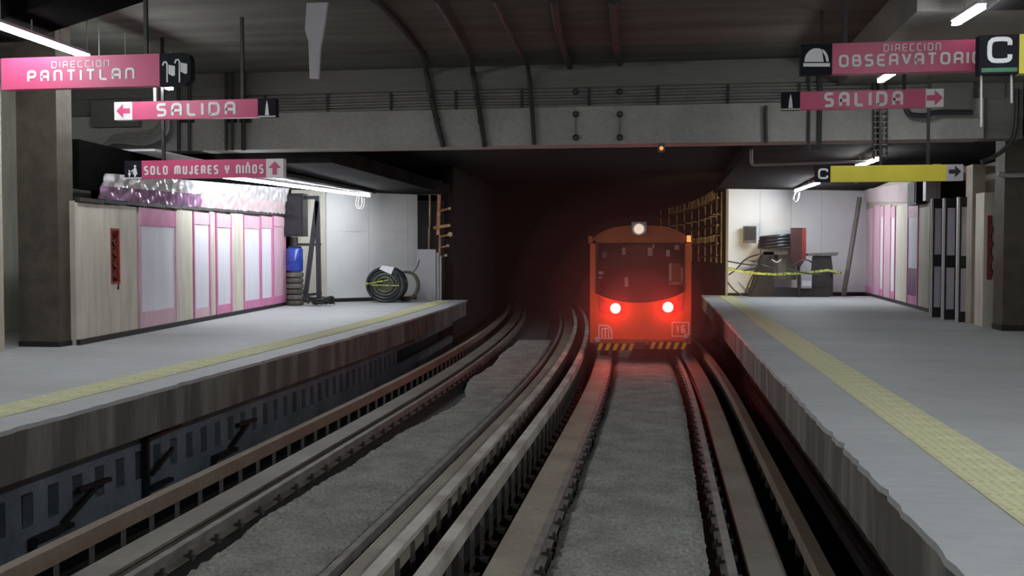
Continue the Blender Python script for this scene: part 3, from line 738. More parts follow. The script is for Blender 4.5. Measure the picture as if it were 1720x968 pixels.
# ------------------------------------------------------------------ tunnel racks lit by the vehicle
rk = empty('tunnel_cable_rack', (rw(50), 50, 2.2), 'rack of cables along the tunnel wall right of the vehicle', 'cable rack')
ys = frange(40, 62, 1)
for k, z in enumerate((2.45, 2.95, 3.3, 3.72, 4.15, 4.72)):
    obj('cable_run', MB().tube([(rw(y) - .22, y, z + .04 * math.sin(y * 1.3 + k)) for y in ys], .05 if k % 2 else .035, 6), M['brass'], rk)
y = 40.4
while y < 62:
    obj('bracket', MB().bar((rw(y) - .05, y, 2.2), (rw(y) - .05, y, 5.2), .05, .05).bar((rw(y) - .05, y, 3.28), (rw(y) - .36, y, 3.28), .04).bar((rw(y) - .05, y, 4.1), (rw(y) - .36, y, 4.1), .04), M['brass'], rk)
    y += 2.4
for y in frange(41, 58, .55):
    obj('hanger', MB().bar((rw(y) - .28, y, 4.75), (rw(y) - .28, y, 5.15 if random.random() < .7 else 4.9), .025).bar((rw(y) - .28, y, 3.05), (rw(y) - .28, y, 3.28), .02), M['brass'], rk)

# ------------------------------------------------------------------ orange service vehicle
VY = 24.9
def v3(px, py, dy=0.0): return aty(px, py, VY + dy) if not dy else aty(px, py, VY) + Vector((0, dy, 0))
xl, xr = v3(991, 500).x, v3(1161, 500).x
xc = (xl + xr) / 2
zb = v3(1076, 577).z
zs = v3(991, 405).z
zr = v3(1076, 379).z
VL = 5.2
veh = empty('service_vehicle', (xc, VY + 2, 0), 'orange rail service vehicle with glowing red tail lamps on the right track', 'rail vehicle')
# body sides and floor
for sx in (xl, xr):
    t = .05 if sx == xl else -.05
    obj('side_wall', MB().box(min(sx, sx + t), max(sx, sx + t), VY + .05, VY + VL, zb, zs), M['orange'], veh)
obj('floor_pan', MB().box(xl + .05, xr - .05, VY + .05, VY + VL, zb - .03, zb + .06), M['iron'], veh)
# roof: shallow arch
prof = [(xl - .03, zs - .02)] + [(xl + (xr - xl) * k / 12, zs + (zr - zs) * (1 - abs(2 * k / 12 - 1) ** 3.4)) for k in range(13)] + [(xr + .03, zs - .02)]
prof = [(xl - .03, zs), ] + prof[1:-1] + [(xr + .03, zs)]
inner = [(x, z - .06) for x, z in reversed(prof)]
obj('roof', MB().prism([(x, VY - .03, z) for x, z in prof + inner], (0, VL + .06, 0)), M['orangedark'], veh)
# rear face
x0, x1 = v3(1001, 450).x, v3(1150, 450).x
zt = v3(1076, 409).z
obj('pillar', MB().box(xl, x0, VY, VY + .08, zb, zs), M['orange'], veh)
obj('pillar', MB().box(x1, xr, VY, VY + .08, zb, zs), M['orange'], veh)
head = [(x, VY, min(z, z)) for x, z in prof[1:-1]]
obj('header', MB().prism([(x, VY, z - .03) for x, z in prof[1:-1]] + [(xr, VY, zt), (xl, VY, zt)], (0, .08, 0)), M['orangedark'], veh)
curve = [v3(1001 + 149 * k / 12, 492 - 3 * k / 12 + 17 * (1 - abs(2 * k / 12 - 1) ** 2.4)) for k in range(13)]
low = [(c.x, VY, c.z) for c in curve] + [(x1, VY, zb), (x0, VY, zb)]
obj('lower_panel', MB().prism(low, (0, .08, 0)), M['orange'], veh)
crease = MB().tube([(c.x, VY - .005, c.z - .07) for c in curve[1:-1]], .02, 6)
obj('window_trim', MB().tube([(c.x, VY - .005, c.z) for c in curve], .018, 6).tube([(x0, VY - .005, curve[0].z), (x0, VY - .005, zt), (x1, VY - .005, zt), (x1, VY - .005, curve[-1].z)], .018, 6), M['black'], veh)
obj('window_pane', MB().prism([(c.x, VY + .03, c.z) for c in curve] + [(x1, VY + .03, zt), (x0, VY + .03, zt)], (0, .012, 0)), M['glass'], veh)
# cabin inside
obj('cabin_lining', MB().box(xl + .06, xl + .09, VY + .1, VY + VL - .1, zb + .06, zs - .05).box(xr - .09, xr - .06, VY + .1, VY + VL - .1, zb + .06, zs - .05).box(xl + .09, xr - .09, VY + 3.2, VY + 3.26, zb + .06, zs), M['cabin'], veh)
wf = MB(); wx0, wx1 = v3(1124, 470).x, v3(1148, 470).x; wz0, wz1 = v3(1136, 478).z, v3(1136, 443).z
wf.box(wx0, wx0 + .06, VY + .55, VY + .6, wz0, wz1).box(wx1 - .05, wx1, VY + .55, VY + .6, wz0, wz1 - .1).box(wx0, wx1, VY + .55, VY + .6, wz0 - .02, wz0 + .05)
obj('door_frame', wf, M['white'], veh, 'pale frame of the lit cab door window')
obj('door_panel', MB().box(wx0 + .06, wx1 - .05, VY + .57, VY + .59, wz0 + .05, wz1), M['brass'], veh)
sm = MB(); sx = xc - .55
for sx in (xc - .55, xc + .35):
    sm.box(sx - .26, sx + .26, VY + 1.2, VY + 1.75, zb + .45, zb + .6); sm.box(sx - .26, sx + .26, VY + 1.68, VY + 1.8, zb + .6, zb + 1.35)
obj('seat', sm, M['seat'], veh)
obj('control_desk', MB().box(xl + .1, xr - .1, VY + .12, VY + .45, zb + .1, v3(1076, 512).z), M['cabin'], veh)
cl_ = bpy.data.lights.new('cab_fill', 'POINT'); cl_.energy = 18; cl_.color = (1, .85, .7); cl_.shadow_soft_size = .1  # unseen fill lamp added to brighten the pale chips behind the glass
co_ = bpy.data.objects.new('cab_fill', cl_); COL.objects.link(co_); co_.parent = veh; co_.location = Vector((xc, VY + .5, zt + .22)) - WL[veh.name]
for a, b, c_, d_, nm in ((1011, 423, 1019, 433, 'grey_window_glint'), (1045, 416, 1050, 428, 'window_glint'), (1088, 416, 1096, 430, 'window_glint'), (1096, 410, 1099, 417, 'window_glint'), (1119, 420, 1125, 431, 'window_glint'), (1133, 412, 1141, 420, 'window_glint'), (1049, 466, 1055, 482, 'window_glint'), (1005, 456, 1013, 461, 'window_glint'), (1005, 465, 1011, 468, 'window_glint')):
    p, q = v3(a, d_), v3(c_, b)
    obj(nm, MB().box(p.x, q.x, VY + .06, VY + .1, p.z, q.z), M['white'] if nm != 'grey_window_glint' else M['grey'], veh)  # pale chips behind the glass imitate tube reflections in the window
# lamps: swept housings with round red lenses
for sgn, cxp, cyp, tip in ((-1, 1034, 518, (1005, 497)), (1, 1122, 516, (1149, 495))):
    cen = v3(cxp, cyp); t0 = v3(*tip); t1 = v3(tip[0] + (4 if sgn < 0 else -4), tip[1] + 26)
    hs = obj('tail_lamp', MB().prism([t0 + Vector((0, -.02, 0)), v3(tip[0] + (18 if sgn < 0 else -18), tip[1] + 11, 0) + Vector((0, -.02, 0)), cen + Vector((-sgn * .17, -.02, .1)), cen + Vector((-sgn * .17, -.02, -.14)), cen + Vector((sgn * .12, -.02, -.16)), t1 + Vector((0, -.02, 0))], (0, .05, 0)), M['redlens'], veh)
    obj('bezel', MB().disc(cen + Vector((0, -.05, 0)), .15, .04, 'y', 24), M['orangedark'], hs)
    obj('lens', MB().disc(cen + Vector((0, -.07, 0)), .125, .03, 'y', 24), M['taillens'], hs)
    obj('bulb', MB().disc(cen + Vector((0, -.085, 0)), .095, .02, 'y', 20), M['tailcore'], hs)
    ld = bpy.data.lights.new('tail_light', 'SPOT'); ld.energy = TAIL; ld.color = (1, .035, .03); ld.shadow_soft_size = .09; ld.spot_size = 2.4; ld.spot_blend = .8
    lo = bpy.data.objects.new('tail_light', ld); COL.objects.link(lo); lo.parent = veh; lo.location = cen + Vector((0, -.22, 0)) - WL[veh.name]; lo.rotation_euler = (-PI / 2, 0, 0)
    ld = bpy.data.lights.new('tail_spill', 'POINT'); ld.energy = TAIL * .2; ld.color = (1, .05, .03); ld.shadow_soft_size = .1
    lo = bpy.data.objects.new('tail_spill', ld); COL.objects.link(lo); lo.parent = veh; lo.location = cen + Vector((0, -.3, 0)) - WL[veh.name]
# roof spotlight and corner marker lamps
sp = v3(1073.5, 385)
hd = obj('roof_lamp', MB().box(sp.x - .18, sp.x + .18, VY - .16, VY - .02, sp.z - .13, sp.z + .17), M['grey'], veh)
obj('rim', MB().tube([(sp.x + .14 * math.cos(t), VY - .18, sp.z + .0 + .14 * math.sin(t)) for t in (2 * PI * k / 20 for k in range(20))], .022, 6, True), M['white'], hd)
obj('lens', MB().disc((sp.x, VY - .19, sp.z), .12, .03, 'y', 20), M['spotlens'], hd)
for px, py in ((1157, 402), (992, 403)):
    c = v3(px, py)
    obj('marker_lamp', MB().box(c.x - .05, c.x + .05, VY - .08, VY, c.z - .07, c.z + .09), M['amber'] if px > 1100 else M['orangedark'], veh)
for px, py in ((1004, 572), (1154, 566)):
    c = v3(px, py); obj('corner_lamp', MB().lathe((c.x, VY - .04, c.z - .06), [(.03, 0), (.07, .03), (.07, .11), (.03, .14)], 12), M['palegrey'], veh)
obj('bumper', MB().box(xl + .12, xr - .12, VY - .08, VY + .1, v3(1076, 578).z - .02, v3(1076, 570).z), M['orangedark'], veh)
for a, b, y0, y1 in ((1002, 1067, 578, 587), (1090, 1155, 576, 585)):
    p, q = v3(a, y1), v3(b, y0)
    pl_ = obj('hazard_plate', MB().box(p.x, q.x, VY - .12, VY - .06, p.z - .01, q.z + .02), M['black'], veh)
    st = MB(); n = 5; w = (q.x - p.x) / n
    for k in range(n):
        xa = p.x + w * k
        st.prism([(xa + .02, VY - .124, p.z - .005), (xa + w * .55, VY - .124, p.z - .005), (min(xa + w * .95, q.x), VY - .124, q.z + .015), (xa + w * .42, VY - .124, q.z + .015)], (0, .003, 0))
    obj('stripes', st, M['hazard'], pl_)
obj('coupler', MB().box(xc - .12, xc + .12, VY - .3, VY + .1, zb - .12, zb + .05), M['iron'], veh)
for yy in (VY + .9, VY + 4.0):
    for sx in (-1, 1):
        obj('wheel', MB().disc((xc + sx * .92 - .1, yy, .36), .36, .2, 'x', 24), M['tyre'], veh)
    obj('axle', MB().tube([(xc - .9, yy, .36), (xc + .9, yy, .36)], .06), M['iron'], veh)
obj('underframe', MB().box(xl + .35, xr - .35, VY + .3, VY + VL - .2, .25, zb), M['iron'], veh)

# ------------------------------------------------------------------ lettering
def rp_(pts, r, closed=False):
    P = [Vector(p) for p in pts]; n = len(P); out = []
    for i, p in enumerate(P):
        if not closed and i in (0, n - 1): out.append(p); continue
        a = P[i - 1]; b = P[(i + 1) % n]
        ra = min(r, (a - p).length * .5); rb = min(r, (b - p).length * .5)
        s = p + (a - p).normalized() * ra; e = p + (b - p).normalized() * rb
        for t in (0, .33, .67, 1): out.append(s * (1 - t) ** 2 + p * 2 * t * (1 - t) + e * t * t)
    if closed: out.append(out[0])
    return out
GL = {
 'A': ([[(0, 0), (0, 1), (1, 1), (1, 0)], [(0, .42), (1, .42)]], .9), 'N': ([[(0, 0), (0, 1), (1, 1), (1, 0)]], .9),
 'P': ([[(0, 0), (0, 1), (1, 1), (1, .4), (0, .4)]], .9), 'T': ([[(0, 1), (1, 1)], [(.5, 1), (.5, 0)]], .9), 'I': ([[(.5, 1), (.5, 0)]], .2),
 'L': ([[(0, 1), (0, 0), (1, 0)]], .8), 'S': ([[(1, 1), (0, 1), (0, .52), (1, .52), (1, 0), (0, 0)]], .85), 'D': ([[(0, 0), (0, 1), (1, 1), (1, 0), (0, 0)]], .95),
 'O': ([[(0, 0), (0, 1), (1, 1), (1, 0), 'c']], .95), 'M': ([[(0, 0), (0, 1), (1, 1), (1, 0)], [(.5, 1), (.5, 0)]], 1.25), 'U': ([[(0, 1), (0, 0), (1, 0), (1, 1)]], .9),
 'J': ([[(1, 1), (1, 0), (0, 0), (0, .25)]], .7), 'E': ([[(1, 1), (0, 1), (0, 0), (1, 0)], [(0, .5), (.9, .5)]], .85),
 'R': ([[(0, 0), (0, 1), (1, 1), (1, .5), (.85, .42)], [(0, .42), (.85, .42), (1, .3), (1, 0)]], .9), 'Y': ([[(0, 1), (0, .48), (1, .48), (1, 1)], [(.5, .48), (.5, 0)]], .85),
 'Ñ': ([[(0, 0), (0, 1), (1, 1), (1, 0)], [(.2, 1.3), (.8, 1.3)]], .9), 'B': ([[(0, 0), (0, 1), (.9, 1), (.9, .52), (1, .52), (1, 0), 'c'], [(0, .52), (.9, .52)]], .9),
 'V': ([[(0, 1), (.5, 0), (1, 1)]], .9), 'C': ([[(1, 1), (0, 1), (0, 0), (1, 0)]], .85), 'Ç': ([[(1, .74), (1, 1), (0, 1), (0, 0), (1, 0), (1, .26)]], .95),
 '1': ([[(.2, .85), (.6, 1), (.6, 0)]], .45), '6': ([[(1, 1), (0, 1), (0, 0), (1, 0), (1, .5), (0, .5)]], .8), ' ': ([], .55)}
LAYER = [0]
def stroke(b, P, w, y):
    P = [Vector((p[0], p[1])) for p in P]
    for a, c in zip(P, P[1:]):
        d = c - a
        if d.length < 1e-6: continue
        n = Vector((-d.y, d.x)).normalized() * w / 2; e = d.normalized() * w * .12
        q = [a - e - n, c + e - n, c + e + n, a - e + n]
        LAYER[0] = (LAYER[0] + 1) % 9               # strokes lie in hair-thin layers so that none share a plane
        b.prism([(v.x, y - .0005 * LAYER[0], v.y) for v in q], (0, .003, 0))
def text(s, x0, x1, z0, z1, y, w=.16, gap=.32, one=None):
    adv = sum(GL[c][1] for c in s) + gap * (len(s) - 1); h = z1 - z0; sc = (x1 - x0) / adv; b = MB(); x = x0; sw = w * h
    for c in s:
        G, wd = GL[c]; gw = wd * sc
        for p in G:
            cl = p[-1] == 'c'; pts = [q for q in p if q != 'c']
            X = [(x + sw / 2 + (gw - sw) * q[0] if c != 'I' else x + gw / 2, z0 + sw / 2 + (h - sw) * q[1]) for q in pts]
            if c == 'D': R = [Vector(X[0]), Vector(X[1])] + rp_([X[1], X[2], X[3], X[0]], min(gw, h) * .34)
            else: R = rp_(X, min(gw, h) * .28, cl)
            stroke(b, R, sw, y)
        x += gw + gap * sc
        if one and b.v: one(b); b = MB()
    return b
def arrow(cx, cz, r, y, ang):
    pts = [(-.85, -.3), (0, -.3), (0, -.85), (.85, 0), (0, .85), (0, .3), (-.85, .3)]
    ca, sa = math.cos(ang), math.sin(ang)
    return MB().prism([(cx + r * (a * ca - c * sa), y, cz + r * (a * sa + c * ca)) for a, c in pts], (0, .002, 0))
def sign(name, label, Y, tiles, pyc, pyt, pyb, rods, rod_top=None):
    xs = [t[0] for t in tiles] + [t[1] for t in tiles]
    zt = aty((min(xs) + max(xs)) / 2, pyt, Y).z; zbt = aty((min(xs) + max(xs)) / 2, pyb, Y).z
    X = lambda px: aty(px, pyc, Y).x
    e = empty(name, (X((min(xs) + max(xs)) / 2), Y, zbt), label, 'sign', 'hanging station signs')
    for a, b, m, nm in tiles: obj(nm, MB().box(X(a), X(b), Y, Y + .14, zbt, zt), M[m], e)
    for r in rods: obj('hanging_rod', MB().bar((X(r), Y + .07, zt), (X(r), Y + .07, rod_top or ZC), .05, .05), M['iron'], e)
    return e, X, zt, zbt
def lettering(e, s, X, Y, a, b, t, bt, w=.17, gap=.32, m='white'):
    c = (a + b) / 2; z1 = aty(c, t, Y).z; z0 = aty(c, bt, Y).z
    text(s, X(a), X(b), z0, z1, Y - .004, w, gap, lambda q: obj('letter', q, M[m], e))

# direccion pantitlan
Y = 13.5
e, X, zt, zb_ = sign('platform_sign', 'wide pink hanging sign reading DIRECCION PANTITLAN with two flags on black', Y, [(2, 268, 'pink', 'panel')], 121, 94, 147.5, (242,))
lettering(e, 'DIRECCION', X, Y, 87, 184, 102, 113.5, .13, .4)
lettering(e, 'PANTITLAN', X, Y, 46, 226, 116, 136, .2, .4)
x0, x1 = X(268), X(320); r_ = .09
pts = [(x0, zb_), (x1 - r_, zb_), (x1, zb_ + r_), (x1, zt - r_), (x1 - r_ * .3, zt - r_ * .3), (x1 - r_, zt), (x0, zt)]
ic = obj('icon_tile', MB().prism([(a, Y, c) for a, c in pts], (0, .14, 0)), M['signblack'], e)
b = MB()
for ox in (0, 21):
    pp = lambda px, py: aty(px + ox * .98, py - ox * .18, Y)
    P = [pp(273.5, 110), pp(275, 105), pp(279, 104), pp(281, 108), pp(281, 138 + ox * .18)]
    stroke(b, [(v.x, v.z) for v in P], .022, Y - .004)
    q = [pp(283, 109), pp(294, 111), pp(294, 127), pp(290, 128), pp(283, 124)]
    b.prism([(v.x, Y - .004, v.z) for v in q], (0, .002, 0))
obj('flag_icon', b, M['white'], ic)
# salida left
Y = 16.0
e, X, zt, zb_ = sign('exit_sign', 'pink SALIDA sign with an arrow pointing left', Y, [(192, 222, 'white', 'arrow_tile'), (222, 433, 'pink', 'panel'), (433, 463, 'signblack', 'icon_tile')], 183, 168.5, 199, (405,))
obj('hanging_rod', MB().bar((X(258), Y + .07, zt), (X(258), Y + .07, 5.64), .05, .05), M['wire'], e)
lettering(e, 'SALIDA', X, Y, 263, 396, 172, 195, .2, .4)
obj('arrow', arrow(X(207), (zt + zb_) / 2, .145, Y - .004, PI), M['pink'], e)
def tower(e, X, cx, zb_, zt, Y):
    h = zt - zb_; b = MB(); x = X(cx)
    b.prism([(x - .035, Y - .004, zb_ + .1 * h), (x + .035, Y - .004, zb_ + .1 * h), (x + .02, Y - .004, zb_ + .6 * h), (x, Y - .004, zb_ + .92 * h), (x - .02, Y - .004, zb_ + .6 * h)], (0, .002, 0))
    b.box(x - .15, x + .15, Y - .004, Y - .002, zb_ + .0 * h, zb_ + .06 * h)
    return obj('tower_icon', b, M['white'], e)
tower(e, X, 448.5, zb_, zt, Y)
# solo mujeres y ninos
Y = 17.3
e, X, zt, zb_ = sign('women_children_sign', 'pink sign reading SOLO MUJERES Y NIÑOS with an arrow pointing up', Y, [(209, 238, 'signblack', 'icon_tile'), (238, 447, 'pink', 'panel'), (447, 476, 'white', 'arrow_tile')], 284, 268.5, 299, (272,))
lettering(e, 'SOLO MUJERES Y NIÑOS', X, Y, 242, 443, 277.5, 293, .2, .34)
obj('arrow', arrow(X(461.5), (zt + zb_) / 2, .14, Y - .004, PI / 2), M['pink'], e)
b = MB()
for cx, top, bot, wd in ((227, 278, 297, 8), (217.5, 286, 297, 5.5)):
    hd_ = aty(cx, top + 1.5, Y); b.disc((hd_.x, Y - .006, hd_.z), .024 if wd > 6 else .018, .002, 'y', 12)
    P = [(cx - wd * .2, top + 4), (cx + wd * .2, top + 4), (cx + wd * .5, bot - 4), (cx + wd * .2, bot - 4), (cx + wd * .2, bot), (cx - wd * .2, bot), (cx - wd * .2, bot - 4), (cx - wd * .5, bot - 4)]
    b.prism([aty(p, q, Y) + Vector((0, -.004, 0)) for p, q in P], (0, .002, 0))
q0, q1 = aty(221, 289, Y), aty(224, 285, Y); stroke(b, [(q0.x, q0.z), (q1.x, q1.z)], .02, Y - .004)
b.box(X(209), X(238), Y - .004, Y - .002, zb_, zb_ + .022)
obj('figures_icon', b, M['white'], e)
# direccion observatorio
Y = 13.5
e, X, zt, zb_ = sign('platform_sign', 'wide pink hanging sign reading DIRECCION OBSERVATORIO with a white dome on black', Y, [(1345, 1398, 'signblack', 'icon_tile'), (1398, 1690, 'pink', 'panel')], 96, 69.5, 121.5, (1421,))
lettering(e, 'DIRECCION', X, Y, 1484, 1580, 73, 86, .13, .4)
lettering(e, 'OBSERVATORIO', X, Y, 1409, 1650, 89, 110, .19, .3)
b = MB(); cx = 1371.5
dome = [(cx + 20.5 * math.cos(PI - PI * k / 14), 104 - 23 * math.sin(PI * k / 14)) for k in range(10)]
b.prism([aty(p, q, Y) + Vector((0, -.004, 0)) for p, q in dome + [(cx + 12, 104)]], (0, .002, 0))
dome = [(cx + 6 + 14.5 * math.cos(PI * .42 - PI * .42 * k / 8), 104 - 22 * math.sin(PI * .42 - PI * .42 * k / 8)) for k in range(9)] 
b.prism([aty(p, q, Y) + Vector((0, -.004, 0)) for p, q in dome + [(cx + 16, 103), (cx + 14.5, 95), (cx + 10, 87)]], (0, .002, 0))
b.prism([aty(p, q, Y) + Vector((0, -.004, 0)) for p, q in ((1349, 106), (1394, 106), (1394, 112), (1349, 112))], (0, .002, 0))
obj('dome_icon', b, M['white'], e)
# salida right
Y = 17.0
e, X, zt, zb_ = sign('exit_sign', 'pink SALIDA sign with an arrow pointing right', Y, [(1313, 1344, 'signblack', 'icon_tile'), (1344, 1555, 'pink', 'panel'), (1555, 1585, 'white', 'arrow_tile')], 167, 152, 182, (1380, 1520))
lettering(e, 'SALIDA', X, Y, 1384, 1517, 154, 179, .2, .4)
obj('arrow', arrow(X(1570), (zt + zb_) / 2, .145, Y - .004, 0), M['pink'], e)
tower(e, X, 1328, zb_, zt, Y)
# letter C sign, close
Y = 11.5
e, X, zt, zb_ = sign('exit_letter_sign', 'large black sign with a white letter C and a yellow side, top right', Y, [(1645, 1712, 'signblack', 'panel'), (1712, 1900, 'signyellow', 'yellow_panel')], 90, 55.5, 122, (1735, 1860))
lettering(e, 'Ç', X, Y, 1658, 1700, 62, 106, .17)
obj('green_strip', MB().box(X(1649), X(1709), Y - .004, Y - .002, aty(1678, 121, Y).z, aty(1678, 114, Y).z), M['green'], e)
for px in (1652, 1703): obj('strap', MB().bar((X(px), Y + .07, zb_), (X(px + 1), Y + .07, zb_ - (.55 if px < 1700 else .3)), .02, .02), M['wire'], e)
# yellow sign
Y = 20.0
e, X, zt, zb_ = sign('exit_letter_sign', 'long yellow sign with a small C and a grey arrow pointing right', Y, [(1370, 1395, 'signblack', 'letter_tile'), (1395, 1590, 'signyellow', 'panel'), (1590, 1618, 'palegrey', 'arrow_tile')], 291, 277.5, 305, (1480, 1560))
lettering(e, 'Ç', X, Y, 1374, 1391, 283, 301, .18)
obj('arrow', arrow(X(1604), (zt + zb_) / 2 + .02, .13, Y - .004, 0), M['iron'], e)

# emblem and number on the vehicle
Y = VY - .004
p, q = v3(1006, 570), v3(1028, 547)
b = MB(); w = q.x - p.x; h = q.z - p.z
R = rp_([(p.x, p.z), (p.x, q.z), (q.x, q.z), (q.x, p.z)], w * .35, True)
fr_ = [(p.x, p.z), (p.x, q.z)] + [tuple(v) for v in rp_([(p.x, q.z), (q.x - w * .05, q.z), (q.x, p.z)], w * .5)] + [(q.x, p.z), (p.x, p.z)]
stroke(b, fr_, w * .10, Y)
for k in range(3):
    xx = p.x + w * (.24 + .25 * k)
    stroke(b, [(xx, p.z + h * .1), (xx, p.z + h * .72)], w * .11, Y)
stroke(b, rp_([(p.x + w * .24, p.z + h * .66), (p.x + w * .24, p.z + h * .78), (p.x + w * .74, p.z + h * .78), (p.x + w * .74, p.z + h * .6)], w * .15), w * .1, Y)
stroke(b, [(p.x, p.z + .01), (q.x, p.z + .01)], w * .1, Y)
obj('emblem', b, M['white'], veh, 'white arched letter M emblem')
p, q = v3(1129, 565), v3(1157, 542); b = MB()
stroke(b, [(p.x, p.z), (p.x, q.z), (q.x, q.z), (q.x, p.z), (p.x, p.z)], .025, Y)
w = q.x - p.x; h = q.z - p.z
nf = obj('number_frame', b, M['white'], veh, 'white frame round the number 16')
text('16', p.x + w * .26, q.x - w * .2, p.z + h * .22, q.z - h * .2, Y, .19, .35, lambda q_: obj('digit', q_, M['white'], nf))

# ------------------------------------------------------------------ fluorescent tubes
def tube_lamp(x, y0, y1, z0, z1, label, hang=.25, loops=True, x1=None):
    x1 = x if x1 is None else x1
    e = empty('tube_light', (x, y0, z0), label, 'tube light', 'fluorescent tube lights')
    obj('tube', MB().bar((x, y0, z0), (x1, y1, z1), .095, .06), M['tube_end' if y0 > 30 else 'tube_old' if y0 > 20 else 'tube'], e)
    obj('housing', MB().bar((x, y0, z0 + .055), (x1, y1, z1 + .055), .12, .045), M['palegrey'], e)
    n = max(2, int((y1 - y0) / .35))
    for k in range(n + 1):
        u = k / n
        if k % 2 == 0: obj('hanger', MB().bar((x + (x1 - x) * u, y0 + (y1 - y0) * u, z0 + (z1 - z0) * u + .07), (x + (x1 - x) * u, y0 + (y1 - y0) * u, z0 + (z1 - z0) * u + .07 + hang), .015), M['wire'], e)
    if loops:
        for k in range(2):
            yy = y0 + (y1 - y0) * (.75 + .1 * k) if loops == 2 else y1 - .3 + .25 * k
            zz = z0 + (z1 - z0) * .8
            obj('wire_loop', MB().tube(smooth([(x, yy, zz), (x - .1, yy + .1, zz - .25), (x - .02, yy + .2, zz - .42), (x + .1, yy + .2, zz - .3), (x + .12, yy + .1, zz - .05)]), .012, 6), M['wire'], e)
    return e
tube_lamp(-9.0, 11.4, 14.95, 5.72, 5.70, 'long bright tube light over the DIRECCION PANTITLAN sign', .6)
tube_lamp(-9.0, 15.3, 17.7, 5.66, 5.64, 'tube light whose end shows between the two upper left signs', .6, False)
_a, _b = aty(375, 297, 21.2), aty(619, 329, 31.4)
tube_lamp(_a.x, _a.y, _b.y, _a.z, _b.z, 'very long tube light beside the pale ceiling board on the left', .14, x1=_b.x)
tube_lamp(3.9, 13.35, 14.5, 5.65, 5.70, 'short tube light above the letter C sign', .15, False)
tube_lamp(3.9, 18.0, 19.25, 5.68, 5.72, 'short tube light just above the right SALIDA sign', .15, False)
tube_lamp(4.8, 23.8, 26.3, 4.72, 4.75, 'tube light over the yellow sign', .2)
tube_lamp(4.8, 32.6, 38.0, 4.78, 4.86, 'tube light close to the white end wall on the right', .1)
ORD = ('first', 'second', 'third', 'fourth', 'fifth')
for x, yy, sd_ in ((-9.0, (6, 1, -4, -9), 'left'), (3.9, (7.2, 3, -1, -5, -9), 'right')):
    for k, y in enumerate(yy): tube_lamp(x, y, y + 3.2, 5.7, 5.7, '%s tube light back from the signs over the near %s platform' % (ORD[k], sd_), .6, False)

# cable tray beside the long tube, conduits and cables on beam and ceiling
ct = empty('cable_tray', (-9.2, 21.9, 4.45), 'dark cable tray running beside the long tube light on the left', 'cable tray')
obj('tray', MB().add([(-9.4, 21.9, 4.44), (-9.0, 21.9, 4.44), (-9.1, 31.6, 4.50), (-9.5, 31.6, 4.50), (-9.4, 21.9, 4.54), (-9.0, 21.9, 4.54), (-9.1, 31.6, 4.58), (-9.5, 31.6, 4.58)], [(0, 1, 2, 3), (7, 6, 5, 4), (0, 4, 5, 1), (1, 5, 6, 2), (2, 6, 7, 3), (3, 7, 4, 0)]), M['iron'], ct)
for k in range(3): obj('cable_run', MB().tube([(-9.3 + .1 * k - .1 * (y - 22) / 11 + random.uniform(-.02, .02), y, 4.43 + .08 * (y - 22) / 11) for y in frange(22, 31.4, .8)], .025, 6), M['conduit'], ct)
cr = empty('conduit_bundle', (-3, 21.0, 5.65), 'bundle of thin conduits clipped along the cross beam', 'conduits')
for k in range(6):
    obj('conduit', MB().tube([(x, 21.0 - .02 * (k % 2), 5.655 + .062 * k + .01 * math.sin(x)) for x in frange(-9, 6, 1.5)], .018 if k % 2 else .026, 6), M['conduit'], cr)
for x in frange(-8.5, 5.5, 1.4): obj('clamp', MB().box(x - .025, x + .025, 20.95, 21.06, 5.63, 6.0), M['iron'], cr)

def ceil_cable(pts_c, pts_b, r, label, knobs=0):
    P = [atz(x, y, ZC - .06) for x, y in pts_c] + [aty(x, y, 20.93) for x, y in pts_b]
    e = empty('hanging_cable', P[-1], label, 'cable', 'cables down the cross beam')
    obj('cable_run', MB().tube(smooth(P, 2), r, 7), M['cable'], e)
    for k in range(knobs):
        q = P[-1] + (P[len(pts_c)] - P[-1]) * (k / max(1, knobs - 1))
        obj('insulator', MB().lathe((q.x, q.y - .02, q.z - .06), [(.02, 0), (.06, .02), (.06, .1), (.02, .12)], 10), M['iron'], e)
ceil_cable([(628, 0), (668, 40), (700, 80), (712, 98)], [(716, 120), (724, 160), (734, 205), (744, 243)], .055, 'knotted black cable down the beam, leftmost of the three', 4)
ceil_cable([(735, 0), (765, 50), (785, 85), (792, 104)], [(795, 125), (801, 160), (808, 205), (814, 243)], .05, 'knotted black cable down the beam, middle of the three', 4)
ceil_cable([(832, 0), (852, 45), (872, 85), (886, 106)], [(889, 130), (892, 165), (895, 205), (897, 243)], .045, 'smooth black cable down the beam, rightmost of the three')
for a, b, lab in (([(930, 0), (936, 40), (946, 80), (957, 112)], .07, 'thick dark pipe stub on the ceiling left of centre vehicle line'), ([(1030, 0), (1032, 40), (1036, 80), (1041, 106)], .075, 'thick dark pipe stub on the ceiling above the vehicle')):
    tag(obj('ceiling_pipe', MB().tube([atz(x, y, ZC - .07) for x, y in a], b, 8), M['iron']), lab, 'pipe')
for px, lab in ((967, 'chain of three small rings on the beam, left of two'), (1041, 'chain of three small rings on the beam, right of two')):
    e = empty('ring_chain', aty(px, 235, 20.97), lab, 'chain', 'ring chains on the beam')
    for py in (154, 192, 231):
        c = aty(px, py, 20.96); obj('ring', MB().tube([(c.x + .05 * math.cos(t), c.y, c.z + .05 * math.sin(t)) for t in (2 * PI * k / 14 for k in range(14))], .02, 6, True), M['iron'], e)
    obj('link', MB().bar(aty(px, 192, 20.97), aty(px, 231, 20.97), .012), M['iron'], e)
tag(obj('short_cable', MB().tube([aty(1287, 178, 20.94), aty(1286, 190, 20.94), aty(1287, 240, 20.94)], .04, 7), M['cable']), 'short black cable down the beam left of the right SALIDA sign', 'cable')
c = aty(1111, 248, 20.9)
